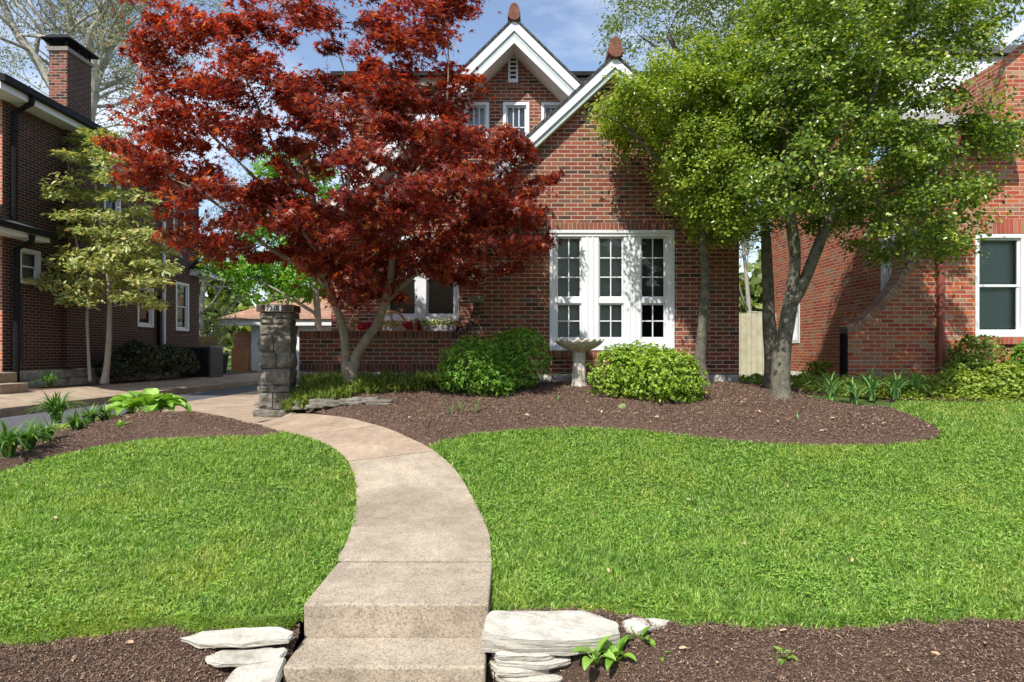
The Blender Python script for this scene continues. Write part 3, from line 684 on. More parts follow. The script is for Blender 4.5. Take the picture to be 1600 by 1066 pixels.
# recessed porch window, upper windows, vent
window(H, f2, *PW, cas=.085, split=.5, up=(3, 2), lo=(1, 1), mullions=[(-1.76, .20)], cover=M['curtain2'])  # cover added to lift the near-black panes, in place of reflections
for (a, b, c, d), cv in zip(UW, (None, None, None)):
    window(H, f2, a, b, c, d, cas=.06, split=.12, up=(3, 2), lo=(1, 1), cover=M['curtain_pale'])
m = MB(); soldier_row(m, f2, PW[0] - .05, PW[1] + .05, PW[2] - .11, PW[2] - .006, .03); m.build('brick_sill', M['soldier'], H); beds(H)
m = MB(); va, vb = -.075, .115; z0, z1 = 5.20, 5.80; ring(m, f2, va, vb, z0, z1, .04, 0, .05)
for i in range(6): q = z0 + .05 + i * .085; m.box((va + .04, .005, q), (vb - .04, .03, q + .035), f2)
v = m.build('gable_vent', M['white'], H); 
m = MB(); m.box((va + .04, .003, z0 + .04), (vb - .04, .0045, z1 - .04), f2); m.build('vent_opening', M['black'], v)
m = MB(); soldier_row(m, f2, va - .03, vb + .05, z0 - .09, z0 - .01, .05); m.build('vent_sill', M['soldier'], H); beds(H)
# rear two storey block with a flat eave
m = MB(); wall_geo(m, front(13.5), [(-3.5, 2), (3.66, 2), (3.66, 5.7), (-3.5, 5.7)]); m.build('rear_wall', M['brick'], H)
m = MB(); m.box((-3.8, 0, 5.70), (3.9, .35, 5.88), front(13.5)); m.build('eave_board', mottled('brown_eave', (.20, .15, .12), (.28, .22, .17), 5), H)
m = MB(); m.box((-3.86, 0, 5.884), (3.96, .44, 5.97), front(13.5)); m.build('gutter', M['black'], H)
m = MB(); V = [(-3.8, 13.2, 5.975), (3.9, 13.2, 5.975), (3.9, 20.2, 5.975), (-3.8, 20.2, 5.975), (-1.2, 16, 6.5), (1.4, 16, 6.5)]
m.add(V, [(0, 1, 5, 4), (1, 2, 5), (2, 3, 4, 5), (3, 0, 4), (3, 2, 1, 0)]); m.build('rear_roof', M['shingle'], H)
m = MB(); m.box((-3.5, 11.95, -1.0), (-.44, 10.15, -.02)) if False else m.box((-3.4, 10.15, -1.0), (-.45, 11.89, -.05)); m.build('porch_floor', M['concrete'], H)

M['soldier_dark2'] = soldier_mat('rowlock_brick', RED[:3])
# ---- porch wall, its own thing
PWl = empty('porch_wall', (-2.0, 9.9, -.5), 'low dark brick porch wall on a rubble base behind the red maple', 'wall')
m = MB(); m.box((-3.43, -.24, -.32), (-1.0, -.004, .225), f1); m.build('brickwork', M['brick'], PWl)
m = MB(); soldier_row(m, f1, -3.43, -1.0, .229, .335, .006, .06, .009); soldier_row(m, f1, -3.43, -1.0, -.30, -.195, .006); 
m.build('rowlock_course', M['soldier_dark2'], PWl); beds(PWl)
m = MB(); rubble_row(m, f1, -3.43, -1.0, -.95, -.32, .05, 3, 8); m.build('rubble_base', M['foundation'], PWl)
# ---- stone pillar with the house number
PL = empty('stone_pillar', (-3.5, 9.3, -.9), 'rough stone pillar with a brick cap and house number beside the walk', 'pillar')
px0, px1, yf = -3.78, -3.31, 9.18
m = MB(); m.box((px0 + .03, yf + .03, -.98), (px1 - .03, yf + .30, .60)); m.build('mortar_core', M['mortar'], PL)
m = MB(); rr = random.Random(5); z = -.86
while z < .585:
    h = rr.choice([.08, .11, .16, .20, .25]); h = min(h, .60 - z)
    if .60 - z - h < .06: h = .60 - z
    for fr_, a0, a1 in ((front(yf), px0, px1), (sideL(px1), yf + .03, yf + .30), (sideR(px0), yf + .03, yf + .30)):
        cuts_ = [a0] + ([a0 + (a1 - a0) * rr.uniform(.3, .7)] if rr.random() < .8 else []) + [a1]
        for a, b in zip(cuts_[:-1], cuts_[1:]):
            rock_box(m, fr_, a + .007, b - .007, z + .008, z + h - .006, -.06, .014 + rr.uniform(-.022, .034), rr.random() * 50, 8, .045)
    z += h
m.build('shaft', M['pillarstone'], PL)
m = MB(); soldier_row(m, front(yf - .035), px0 - .03, px1 + .04, .604, .70, .0, .20, .008); soldier_row(m, sideL(px1 + .04), yf - .0, yf + .33, .604, .70, 0, .2, .008); m.box((px0 - .02, yf - .01, .602), (px1 + .03, yf + .33, .704))
m.build('cap', mottled('cap_brick', (.06, .045, .04), (.13, .085, .07), 10, .9, .004), PL)
m = MB(); m.box((-3.67, 0, .607), (-3.43, .008, .698), front(yf - .037)); pq = m.build('number_plaque', M['plaque'], PL)
fc = bpy.data.curves.new('house_number', 'FONT'); fc.body = '7218'; fc.size = .098; fc.extrude = .003; fc.space_character = 1.02
fo = bpy.data.objects.new('tmp', fc); COL.objects.link(fo); bpy.context.view_layer.update()
me = bpy.data.meshes.new_from_object(fo.evaluated_get(bpy.context.evaluated_depsgraph_get())); bpy.data.objects.remove(fo)
me.materials.clear(); me.materials.append(M['plaque_num']); no = bpy.data.objects.new('house_number', me); COL.objects.link(no); no.parent = pq
no.rotation_euler = (math.radians(90), 0, 0); no.location = Vector((-3.658, yf - .0485, .618)) - parent_world(pq)

def slab(name, c, sx, sy, h, seed, mat, label, cat='stone', group=None, rz=0, tilt=0, amp=.02, pts=14, shape=None):
    """flat irregular stone: outline with layered, chipped sides"""
    rr = random.Random(seed); V = []; rings = 5; n = pts * 3
    base = shape or [(math.cos(2 * math.pi * i / pts) * (1 + rr.uniform(-.13, .1)), math.sin(2 * math.pi * i / pts) * (1 + rr.uniform(-.13, .1))) for i in range(pts)]
    if not shape: base = [(math.copysign(abs(x) ** .65, x), math.copysign(abs(y) ** .65, y)) for x, y in base]
    bp = catmull([Vector((x, y, 0)) for x, y in base], 3, True) if not shape else [Vector((base[i][0], base[i][1], 0)).lerp(Vector((base[(i + 1) % len(base)][0], base[(i + 1) % len(base)][1], 0)), k / 4) for i in range(len(base)) for k in range(4)]
    n = len(bp)
    for k in range(rings):
        t = k / (rings - 1); z = -h + h * t; s = 1 - (.02 if k in (0,) else 0) - (.05 / max(sx, .2) * .3 if k == rings - 1 else 0)
        for i, p in enumerate(bp):
            q = 1 + noise.noise(Vector((p.x * 3 + seed, p.y * 3, k * 1.7))) * amp * 1.6
            V.append([p.x * sx / 2 * s * q, p.y * sy / 2 * s * q, z + noise.noise(Vector((p.x * 2, p.y * 2, seed + k * .3))) * amp * .35])
    top = (rings - 1) * n
    Fs = [(k * n + i, k * n + (i + 1) % n, (k + 1) * n + (i + 1) % n, (k + 1) * n + i) for k in range(rings - 1) for i in range(n)]
    prev = top
    for f in (.85, .6, .35, .12):
        b = len(V)
        for i in range(n):
            x, y, _ = V[top + i]; x *= f; y *= f
            V.append([x, y, (.006 + .022 * noise.noise(Vector((x * 6 + seed, y * 6, 2))) + .012 * noise.noise(Vector((x * 19, y * 19, seed)))) * min(1, h / .06) * (1 if f < .8 else .6)])
        Fs += [(prev + i, prev + (i + 1) % n, b + (i + 1) % n, b + i) for i in range(n)]; prev = b
    Fs.append(tuple(prev + i for i in range(n)))
    Mx = Matrix.Translation(c) @ Matrix.Rotation(rz, 4, 'Z') @ Matrix.Rotation(tilt, 4, 'X')
    o = mk(name, [Mx @ Vector(v) for v in V], Fs, mat); tag(o, label, cat, group)
    return o
# ledge of thin stacked stones round the maple bed
rr = random.Random(21)
led = [(415, 634), (432, 636), (450, 640), (475, 641), (500, 639), (525, 637), (550, 634), (572, 632), (590, 636)]
descr = ['under the pillar foot', 'just right of the pillar foot', 'at the start of the maple bed ledge', 'third along the maple bed ledge', 'middle of the maple bed ledge', 'below the maple trunk', 'right of the maple trunk', 'near the end of the maple bed ledge', 'last at the right end of the maple bed ledge']
for i, (x, y) in enumerate(led):
    p = gp(x, y + 4); 
    for k in range(3 if i < 5 else 2):
        z = p.z + .085 + k * .036
        slab('ledge_stone', (p.x + rr.uniform(-.04, .04), p.y + .06 + k * .03, z), rr.uniform(.30, .42), rr.uniform(.2, .26), .034, i * 7 + k, M['pillarstone'], f'thin grey {["lowest", "middle", "topmost"][k]} ledge stone {descr[i]}', 'ledge stone', 'thin stones edging the maple bed', rr.uniform(-.15, .15))
slab('foot_stone', (-3.55, 9.22, -.865), .62, .42, .09, 77, M['pillarstone'], 'wide grey stone block the pillar stands on', 'stone')
# big pale stones beside the steps
slab('stone_slab', (.20, 3.17, -1.405), .71, .27, .085, 4, M['limestone'], 'largest white limestone slab right of the concrete steps', 'stone', 'white stones by the steps', 0, .16, .03, shape=[(-1, -.75), (-.96, .55), (-.82, .95), (-.3, .9), (.5, .95), (.8, .5), (1, .1), (.97, -.6), (.75, -.8), (.2, -1), (-.5, -.95)])
slab('stone_slab', (.71, 3.23, -1.43), .27, .13, .06, 9, M['limestone'], 'small flat white stone at the lawn edge right of the large slab', 'stone', 'white stones by the steps', .08, .1, .03, shape=[(-1, .5), (-.6, .95), (.5, .9), (1, .5), (.7, -.3), (-.5, -1), (-.9, -.6)])
for k, (x, y, z, w_) in enumerate([(.07, 3.16, -1.498, .34), (.10, 3.155, -1.534, .42), (.05, 3.145, -1.572, .32), (.08, 3.14, -1.612, .38)]):
    slab('stone_slab', (x, y, z), w_, .24, .034, 30 + k, M['limestone'], f'thin pale stone under the largest slab, {["uppermost", "second", "third", "lowest"][k]} of the stack', 'stone', 'white stones by the steps', .05 * (-1) ** k)
slab('stone_slab', (-1.40, 3.13, -1.445), .56, .15, .026, 12, M['limestone'], 'long thin white stone left of the steps, highest of the three', 'stone', 'white stones by the steps', .03, .18, .04, shape=[(-1, -.1), (-.7, .5), (0, .9), (.7, .8), (1, .3), (.95, -.5), (.2, -.9), (-.6, -.8)])
slab('stone_slab', (-1.31, 3.04, -1.500), .38, .12, .022, 14, M['limestone'], 'narrow cream stone tucked under the long white stone left of the steps', 'stone', 'white stones by the steps', .10, .1, .04)
slab('stone_slab', (-1.235, 2.95, -1.532), .25, .19, .05, 16, M['limestone'], 'squarish white stone lowest beside the bottom step', 'stone', 'white stones by the steps', .05, .25, .05, shape=[(-1, -.9), (-.8, .3), (-.3, .6), (0, .8), (.95, .95), (1, -.8), (.3, -1)])

# ---- left neighbour
LX = -10.7
NL = empty('neighbour_house', (-11.5, 13, -.8), 'dark two storey brick house with a chimney, left of the driveway', 'house')
fl_ = sideL(LX)
lw = [(13.33, 13.95, 1.50, 2.28), (17.55, 18.35, .72, 1.9), (19.55, 20.35, .68, 2.25), (16.1, 16.8, 3.6, 5.0), (19.4, 20.1, 3.6, 4.9)]
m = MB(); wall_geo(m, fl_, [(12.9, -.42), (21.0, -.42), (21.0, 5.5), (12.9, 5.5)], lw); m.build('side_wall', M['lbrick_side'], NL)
m = MB(); wall_geo(m, front(12.9), [(-17, -.42), (LX, -.42), (LX, 5.5), (-17, 5.5)]); m.build('front_wall', M['rbrick'], NL)  # brighter brick than the side walls: the sunlit look is in the colour
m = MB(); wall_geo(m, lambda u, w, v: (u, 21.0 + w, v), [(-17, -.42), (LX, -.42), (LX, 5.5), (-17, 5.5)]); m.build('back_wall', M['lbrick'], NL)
m = MB(); rubble_row(m, fl_, 12.9, 21.0, -.86, -.42, .04, 2, 12); m.build('foundation', M['foundation'], NL)
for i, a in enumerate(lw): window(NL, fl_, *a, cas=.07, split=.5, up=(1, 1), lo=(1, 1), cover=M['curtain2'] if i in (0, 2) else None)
for q in ((13.28, 14.0, 1.39, 1.495), (17.5, 18.4, .61, .715), (19.5, 20.4, .57, .675)): m = MB(); soldier_row(m, fl_, *q, .01); m.build('brick_sill', M['soldier_dark'], NL)
beds(NL)
m = MB(); m.box((LX - .4, 12.35, 5.30), (LX + .42, 21.4, 5.50)); m.build('eave_board', M['white'], NL)
m = MB(); m.box((LX + .42, 12.3, 5.44), (LX + .55, 21.45, 5.58)); m.box((LX - 6, 12.3, 5.506), (LX + .42, 21.45, 5.58)); m.build('gutter', M['black'], NL)
m = MB(); m.add([(LX + .5, 12.3, 5.585), (LX + .5, 21.45, 5.585), (LX - 3.0, 21.45, 7.2), (LX - 3.0, 12.3, 7.2), (LX - 6.5, 12.3, 5.585), (LX - 6.5, 21.45, 5.585)], [(0, 1, 2, 3), (3, 2, 5, 4), (0, 3, 4), (1, 5, 2), (0, 4, 5, 1)]); m.build('roof', M['shingle'], NL)
# chimney breast, stack and metal cap
m = MB(); m.box((LX - .30, 14.62, 5.45), (LX + .12, 15.45, 7.15)); ch = m.build('chimney', M['lbrick_side'], NL)
m = MB(); m.box((LX - .302, 14.60, 5.45), (LX + .125, 14.63, 7.15)); m.build('chimney_face', brick_mat('sunlit_chimney_brick', 'X', RED[:6] + DRK, (.35, .29, .24)), ch)  # lighter brick on the front only, its sunlight put into the colour
m = MB(); m.box((LX - .34, 14.57, 7.154), (LX + .16, 15.49, 7.25)); m.build('chimney_crown', M['mortar'], ch)
m = MB()
for y in (14.62, 15.02, 15.42):
    for x in (LX - .28, LX + .1): m.box((x - .02, y - .02, 7.252), (x + .02, y + .02, 7.42))
m.add([(LX - .45, 14.48, 7.42), (LX + .27, 14.48, 7.42), (LX + .27, 15.58, 7.42), (LX - .45, 15.58, 7.42), (LX - .3, 14.62, 7.56), (LX + .12, 14.62, 7.56), (LX + .12, 15.44, 7.56), (LX - .3, 15.44, 7.56)],
      [(3, 2, 1, 0), (4, 5, 6, 7), (0, 1, 5, 4), (1, 2, 6, 5), (2, 3, 7, 6), (3, 0, 4, 7)])
m.build('chimney_hood', M['black'], ch)
m = MB(); m.box((14.62, .004, -.4), (15.45, .12, 5.28), fl_); m.build('chimney_breast', M['lbrick_side'], NL)
# porch roof and its gutter near the front corner
m = MB(); m.add([(LX + .004, 12.2, 2.85), (LX + .45, 12.2, 2.62), (LX + .45, 13.75, 2.62), (LX + .004, 13.55, 2.85), (LX - 4, 12.2, 2.9), (LX - 4, 12.89, 3.1), (LX, 12.89, 3.1), (LX - 4, 11.6, 2.62), (LX + .45, 11.6, 2.62)],
      [(0, 1, 2, 3), (4, 7, 8, 6, 5), (8, 1, 0, 6)]); m.build('porch_roof', M['shingle'], NL)
m = MB(); m.box((LX + .004, 11.6, 2.43), (LX + .40, 13.7, 2.60)); m.build('porch_fascia', M['white'], NL)
m = MB(); m.box((LX + .404, 11.55, 2.53), (LX + .51, 13.8, 2.64)); m.build('porch_gutter', M['black'], NL)
def pipe(parent, pts, r, mat, name='downspout'):
    m = MB(); m.tube(pts, r, 8); 
    return m.build(name, mat, parent)
pipe(NL, [(LX + .48, 13.1, 5.46), (LX + .46, 13.1, 5.3), (LX + .10, 13.1, 5.1), (LX + .08, 13.1, 2.75)], .06, M['black'])
pipe(NL, [(LX + .46, 13.12, 2.5), (LX + .44, 13.12, 2.35), (LX + .13, 13.12, 2.2), (LX + .12, 13.12, -.7), (LX + .22, 13.05, -.82)], .062, M['black'])
pipe(NL, [(LX + .08, 13.32, -.2), (LX + .08, 13.32, 1.2)], .02, M['acmetal'], 'conduit')
pipe(NL, [(LX + .08, 18.75, 4.0), (LX + .08, 18.75, -.7)], .05, M['white'])
m = MB(); m.box((18.5, .004, -.1), (18.62, .1, 1.7), fl_); m.build('utility_box', M['black'], NL)
m = MB(); m.box((LX - .6, 20.4, 2.55), (LX + .42, 21.9, 2.75)); m.build('back_fascia', M['white'], NL)
m = MB(); m.add([(LX - .6, 20.3, 2.76), (LX + .5, 20.3, 2.76), (LX + .5, 22, 2.76), (LX - .6, 22, 2.76), (LX - .6, 20.6, 3.15), (LX + .0, 20.9, 3.15), (LX - .6, 22, 3.15)], [(0, 1, 5, 4), (1, 2, 6, 5), (0, 4, 6, 3), (3, 2, 1, 0), (4, 5, 6)]); m.build('back_roof', M['black'], NL)
# steps at the neighbour's front corner
m = MB(); m.box((-11.3, 11.6, -1.0), (-9.72, 12.35, -.62)); m.box((-11.6, 11.9, -.616), (-10.15, 12.6, -.42)); m.build('side_step', M['concrete2'], NL, bev=.01)

# ---- right neighbour
NR = empty('neighbour_house', (8.5, 10, -.6), 'orange red brick house with a sweeping wing wall on the right edge', 'house')
XR = 6.7; f3 = front(9.9); f4 = sideR(XR)
RW = (7.46, 9.3, .24, 1.90)
m = MB(); wall_geo(m, f3, [(XR, -.7), (12, -.7), (12, 6.6), (10.2, 6.6), (7.95, 4.75), (7.95, 3.75), (7.78, 3.55), (XR, 3.55)], [RW]); m.build('front_wall', M['rbrick'], NR)
sw = [(10.15, 11.15, -.1, 2.05), (14.3, 14.9, .2, 1.5), (12.6, 13.4, 3.0, 4.1)]
m = MB(); wall_geo(m, f4, [(9.9, -.45), (15.9, -.45), (15.9, 5.4), (11.5, 5.4), (11.5, 3.5), (9.9, 3.5)], sw); m.build('side_wall', M['rbrick_side'], NR)
m = MB(); rubble_row(m, f4, 9.9, 15.9, -.95, -.45, .03, 1, 44); m.build('foundation', mottled('pale_foundation', (.42, .41, .38), (.62, .60, .56), 5, .9, .01), NR)
for a in sw: window(NR, f4, *a, cas=.09, up=(1, 1), lo=(1, 1))
m = MB(); wall_geo(m, lambda u, w, v: (7.95 - w, u, v), [(9.9, 3.6), (11.5, 3.6), (11.5, 4.75), (9.9, 4.75)]); m.build('upper_side_wall', M['rbrick_side'], NR)
# corbel under the tall part
m = MB()
for k in range(5): m.box((7.95 - .035 * (5 - k), .004, 3.85 - .067 * 0 + k * -.067), (7.95, .05, 3.85 + .062 + k * -.067), f3)
m.build('corbel', M['rbrick'], NR)
# low shingled roof with black eave, grey dormer siding above
m = MB(); m.add([(6.45, 9.5, 3.52), (7.94, 9.5, 3.52), (7.94, 11.48, 4.5), (6.45, 11.48, 4.5)], [(0, 1, 2, 3)]); m.add([(6.45, 9.5, 3.49), (7.94, 9.5, 3.49), (7.94, 11.48, 4.46), (6.45, 11.48, 4.46)], [(3, 2, 1, 0)]); m.build('low_roof', mottled('grey_shingle', (.16, .16, .15), (.30, .29, .27), 12, .9, .006), NR)
m = MB(); m.box((6.4, 9.42, 3.32), (7.93, 9.54, 3.485)); m.build('gutter', M['black'], NR)
m = MB()
for k in range(11):
    z = 3.9 + k * .14; m.prism([(7.1, z), (9.2, z), (9.2, z + .135), (7.1, z + .135)], front(11.3), 0, .02 - 0.001 * k)
m.box((9.2, 0, 3.9), (9.32, .06, 5.45), front(11.3)); m.build('siding', M['white'], NR)
m = MB(); m.add([(6.3, 11.2, 5.45), (12, 11.2, 5.45), (12, 16.3, 5.45), (6.3, 16.3, 5.45), (9, 13.6, 6.8), (12, 13.6, 6.8)], [(0, 1, 5, 4), (1, 2, 5), (2, 3, 4, 5), (3, 0, 4), (3, 2, 1, 0)]); m.build('roof', M['shingle'], NR)
m = MB(); m.prism([(7.75, 4.78), (10.4, 6.95), (10.4, 7.12), (7.75, 4.95)], front(9.75), 0, .06); m.build('rake_board', M['white'], NR)
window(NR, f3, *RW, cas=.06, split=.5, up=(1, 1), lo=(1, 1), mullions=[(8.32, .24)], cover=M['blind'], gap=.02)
m = MB(); soldier_row(m, f3, RW[0] - .06, RW[1] + .06, RW[3] + .006, RW[3] + .25, .01); m.build('lintel', M['soldier_org'], NR)
m = MB(); soldier_row(m, f3, RW[0] - .1, RW[1] + .1, RW[2] - .115, RW[2] - .006, .05); m.build('brick_sill', M['soldier_org'], NR); beds(NR)
pipe(NR, [(6.86, 9.44, 3.40), (6.86, 9.5, 3.2), (6.86, 9.82, 3.0), (6.86, 9.83, -.6)], .055, M['redmetal'])
# sweeping wing wall with its coping
cv = catmull([Vector((5.42, .30, 0)), Vector((5.62, .38, 0)), Vector((5.95, .66, 0)), Vector((6.25, 1.02, 0)), Vector((6.42, 1.28, 0)), Vector((6.62, 1.44, 0)), Vector((6.695, 1.46, 0))], 4)
m = MB(); m.prism([(p.x, p.y) for p in cv] + [(6.695, -.7), (5.42, -.7)], f3, -.22, -.002); m.build('wing_wall', M['rbrick'], NR)
m = MB(); mm = MB(); dense = []
for a, b in zip(cv[:-1], cv[1:]):
    dense.append(a); dense.append(a.lerp(b, .5))
dense.append(cv[-1])
for a, b in zip(dense[:-1], dense[1:]):
    n_ = (b - a).normalized(); n_ = Vector((-n_.y, n_.x)); k = .115; d_ = (b - a) * .06; a2 = a + d_; b2 = b - d_
    m.prism([(a2.x, a2.y), (b2.x, b2.y), (b2.x + n_.x * k, b2.y + n_.y * k), (a2.x + n_.x * k, a2.y + n_.y * k)], f3, -.25, .022)
    mm.prism([(a.x, a.y), (b.x, b.y), (b.x + n_.x * (k - .006), b.y + n_.y * (k - .006)), (a.x + n_.x * (k - .006), a.y + n_.y * (k - .006))], f3, -.245, .012)
m.build('wing_coping', soldier_mat('coping_brick', [(.24, .13, .09), (.33, .17, .11), (.40, .25, .17), (.28, .19, .14)]), NR); mm.build('mortar_bed', M['mortar'], NR)
m = MB(); m.box((5.385, -.02, -.7), (5.415, -.2, .30), f3); m.build('wing_end_dark_strip', M['black'], NR)  # thin black strip put in for the dark gap at the wing's end

# ---- garage at the end of the drive
G = empty('garage', (-8.5, 26, -1.07), 'low garage with a brown shingle roof and white doors at the end of the drive', 'garage')
f5 = front(26)
m = MB(); m.box((-11.05, -6, -1.07), (-3.6, 0, 1.1), f5); m.build('wall', M['white'], G)
m = MB(); m.box((-11.75, -.4, -1.07), (-11.06, .02, .85), f5); m.build('brick_pier', M['rbrick'], G)
m = MB(); m.box((-12.2, -.05, 1.104), (-3.3, .40, 1.36), f5); m.build('fascia', M['white'], G)
m = MB(); m.add([(-12.3, 25.5, 1.37), (-3.2, 25.5, 1.37), (-3.2, 29.5, 2.65), (-10.6, 29.5, 2.65), (-3.2, 33, 1.37), (-12.3, 33, 1.37)], [(0, 1, 2, 3), (3, 2, 4, 5), (0, 3, 5)]); m.build('roof', M['browngaroof'], G)
d = MB(); d.box((-10.55, .004, -1.05), (-8.3, .05, .83), f5)
for k in range(1, 4): d.box((-10.5, .052, -1.05 + k * .47 - .012), (-8.35, .056, -1.05 + k * .47 + .0), f5)
d.build('door', mottled('door_white', (.66, .67, .69), (.74, .75, .77), 5, .5), G)
m = MB(); m.box((-10.75, .004, -1.07), (-10.56, .09, .98), f5); m.box((-8.29, .004, -1.07), (-8.1, .09, .98), f5); m.box((-10.56, .004, .84), (-8.29, .09, .98), f5); m.build('door_frame', M['white'], G)
m = MB()
for k in range(40): x = -8.05 + k * .11; m.box((x, .004, -1.0), (x + .095, .03, 1.09), f5)
m.build('siding', M['soffit'], G)

# ---- fences
def board_fence(label, x0, x1, Y, z0, z1, mat, bw=.14, cat='fence'):
    o = empty('wood_fence', ((x0 + x1) / 2, Y, z0), label, cat); x = x0; m = MB()
    while x < x1:
        h = z1 + R.uniform(-.015, .015); m.prism([(x, z0), (x + bw - .008, z0), (x + bw - .008, h - .03), (x + bw - .03, h), (x + .022, h), (x, h - .03)], front(Y + R.uniform(-.004, .004)), 0, .02); x += bw
    m.build('board', mat, o)
    m = MB()
    for z in (z0 + .3, z1 - .3): m.box((x0, -.06, z - .045), (x1, -.002, z + .045), front(Y))
    m.build('rail', mat, o)
    m = MB(); m.box((x0 - .1, -.1, z0), (x0 - .005, 0, z1 + .05), front(Y)); m.build('post', mat, o)
    return o
board_fence('weathered grey board fence closing the gap between the two brick houses', 3.7, 6.66, 15.6, -.9, .98, M['greyfence'])
board_fence('orange cedar fence standing behind the black bin', -13.4, -11.85, 24.5, -1.1, .62, M['cedar'])
board_fence('short orange cedar gate panel against the garage pier', -11.55, -10.95, 25.5, -1.1, .10, M['cedar'], .15, 'gate')

# ---- air conditioner, bin, bench, flower box, birdbath
A = empty('air_conditioner', (-10.02, 19.9, -.8), 'grey louvred air conditioner unit beside the dark brick wall', 'air conditioner')
ax0, ax1, ay0, ay1, az0, az1 = -10.52, -9.58, 19.5, 20.4, -.83, .19
m = MB(); m.box((ax0, ay0, az0), (ax1, ay1, az1 - .05)); m.build('cabinet', M['acmetal'], A, bev=.04)
m = MB()
for k in range(18): z = az0 + .08 + k * .048; m.box((ax0 + .06, ay0 - .012, z), (ax1 - .06, ay0 - .002, z + .02)); m.box((ax1 + .002, ay0 + .06, z), (ax1 + .012, ay1 - .06, z + .02))
m.build('louvre', M['black'], A)
m = MB(); m.box((ax0 - .015, ay0 - .015, az1 - .048), (ax1 + .015, ay1 + .015, az1)); m.build('top_panel', mottled('grey_top', (.16, .16, .16), (.22, .22, .21), 5, .5), A, bev=.01)
B = empty('wheelie_bin', (-11.0, 23, -1.05), 'black wheeled bin standing by the cedar fence', 'bin')
m = MB(); bx, by, bz = -11.0, 22.9, -1.07
m.add([(bx - .24, by - .28, bz + .06), (bx + .24, by - .28, bz + .06), (bx + .24, by + .2, bz + .06), (bx - .24, by + .2, bz + .06), (bx - .3, by - .36, bz + .98), (bx + .3, by - .36, bz + .98), (bx + .3, by + .34, bz + .98), (bx - .3, by + .34, bz + .98)], [(3, 2, 1, 0), (4, 5, 6, 7), (0, 1, 5, 4), (1, 2, 6, 5), (2, 3, 7, 6), (3, 0, 4, 7)])
m.build('body', M['black'], B, bev=.02)
m = MB(); m.box((bx - .32, by - .4, bz + .984), (bx + .32, by + .36, bz + 1.06)); m.build('lid', mottled('bin_lid', (.10, .10, .11), (.2, .2, .21), 6, .4), B, bev=.025)
m = MB(); m.tube([(bx - .33, by + .42, bz + .95), (bx + .33, by + .42, bz + .95)], .02, 8); m.build('handle', M['black'], B)
for s in (-1, 1):
    m = MB(); m.tube([(bx + s * .25, by + .24, bz + .12), (bx + s * .31, by + .24, bz + .12)], .12, 16); m.build('wheel', M['black'], B)

BN = empty('garden_bench', (-2.05, 10.9, -.05), 'wooden bench with an arched lattice back and crimson cushions on the porch', 'bench')
YB = 11.0; fb = front(YB); bs = YB / F
def bu(px): return (px - 800) * bs
def bv(py): return -(py - 550) * bs
zf = -.05
# arch and lattice
ac = (bu(612), bv(510)); ar = .25
m = MB(); pts = [(ac[0] + ar * math.cos(a), YB, ac[1] + ar * 1.05 * math.sin(a)) for a in np.linspace(0, math.pi, 17)]
m.tube([(ac[0] + ar, YB, .22)] + pts + [(ac[0] - ar, YB, .22)], .024, 6); m.build('arch', M['wood'], BN)
m = MB(); m.box((ac[0] - .014, -.01, .22), (ac[0] + .014, .012, ac[1] + ar), fb)
for z in (.30, .38, .46, .54): hwid = math.sqrt(max(0, 1 - ((z - ac[1]) / (ar * 1.05)) ** 2)) * ar if z > ac[1] else ar; m.box((ac[0] - hwid, -.008, z - .011), (ac[0] + hwid, .008, z + .011), fb)
m.build('lattice', M['wood'], BN)
m = MB(); m.box((bu(556), -.02, .36), (ac[0] - ar, .02, .44), fb); m.box((ac[0] + ar, -.02, .36), (bu(664), .02, .44), fb); m.box((bu(556), -.018, .22), (bu(664), .018, .28), fb)
for i in range(14):
    u = bu(560) + i * .09
    if abs(u - ac[0]) > ar + .02: m.box((u, -.01, .281), (u + .045, .01, .358), fb)
m.build('backrest', M['wood'], BN)
m = MB(); m.box((bu(556), -.02, .36 - .02), (bu(664), .5, .38 - .02), front(YB)) if False else m.box((bu(556), 0.03, .18), (bu(664), .46, .215), fb); m.build('seat', M['wood'], BN)
for u in (bu(560), bu(655)):
    m = MB(); m.box((u - .03, .42, zf), (u + .03, .48, .50), fb); m.build('leg', M['wood'], BN)
    m = MB(); m.box((u - .03, -.03, zf), (u + .03, .028, .50), fb); m.build('leg', M['wood'], BN)
    m = MB(); pp = [(u, YB - w_, .53 + .03 * math.sin(w_ * 6)) for w_ in np.linspace(0, .5, 6)] + [(u, YB - .54, .49), (u, YB - .50, .45)]; m.tube(pp, .035, 6); m.build('armrest', M['wood'], BN)
def cushion(c, sx, sy, sz, lab, rx=0):
    V = []; Fs = []; n = 14; k = 8
    for j in range(k + 1):
        for i in range(n):
            a = 2 * math.pi * i / n; p = math.pi * j / k; e = .55
            x = math.copysign(abs(math.cos(a)) ** e, math.cos(a)) * math.sin(p) ** .5; y = math.copysign(abs(math.sin(a)) ** e, math.sin(a)) * math.sin(p) ** .5; z = math.cos(p)
            q = Vector((x * sx, y * sy, z * sz)); q.rotate(Matrix.Rotation(rx, 3, 'Y')); V.append(q + Vector(c))
    Fs = [(j * n + i, j * n + (i + 1) % n, (j + 1) * n + (i + 1) % n, (j + 1) * n + i) for j in range(k) for i in range(n)]
    return tag(mk('cushion', V, Fs, M['redcloth'], smooth=True), lab, 'cushion', 'crimson bench cushions')
cushion((bu(645), YB - .12, .46), .17, .05, .07, 'crimson cushion leaning right of the arched bench back', .25)
cushion((bu(572), YB - .12, .46), .14, .05, .065, 'crimson cushion leaning left of the arched bench back', -.25)
cushion((bu(640), YB - .26, .26), .26, .18, .045, 'flat crimson seat cushion on the right half of the bench')
cushion((bu(575), YB - .26, .26), .20, .18, .045, 'flat crimson seat cushion on the left half of the bench')
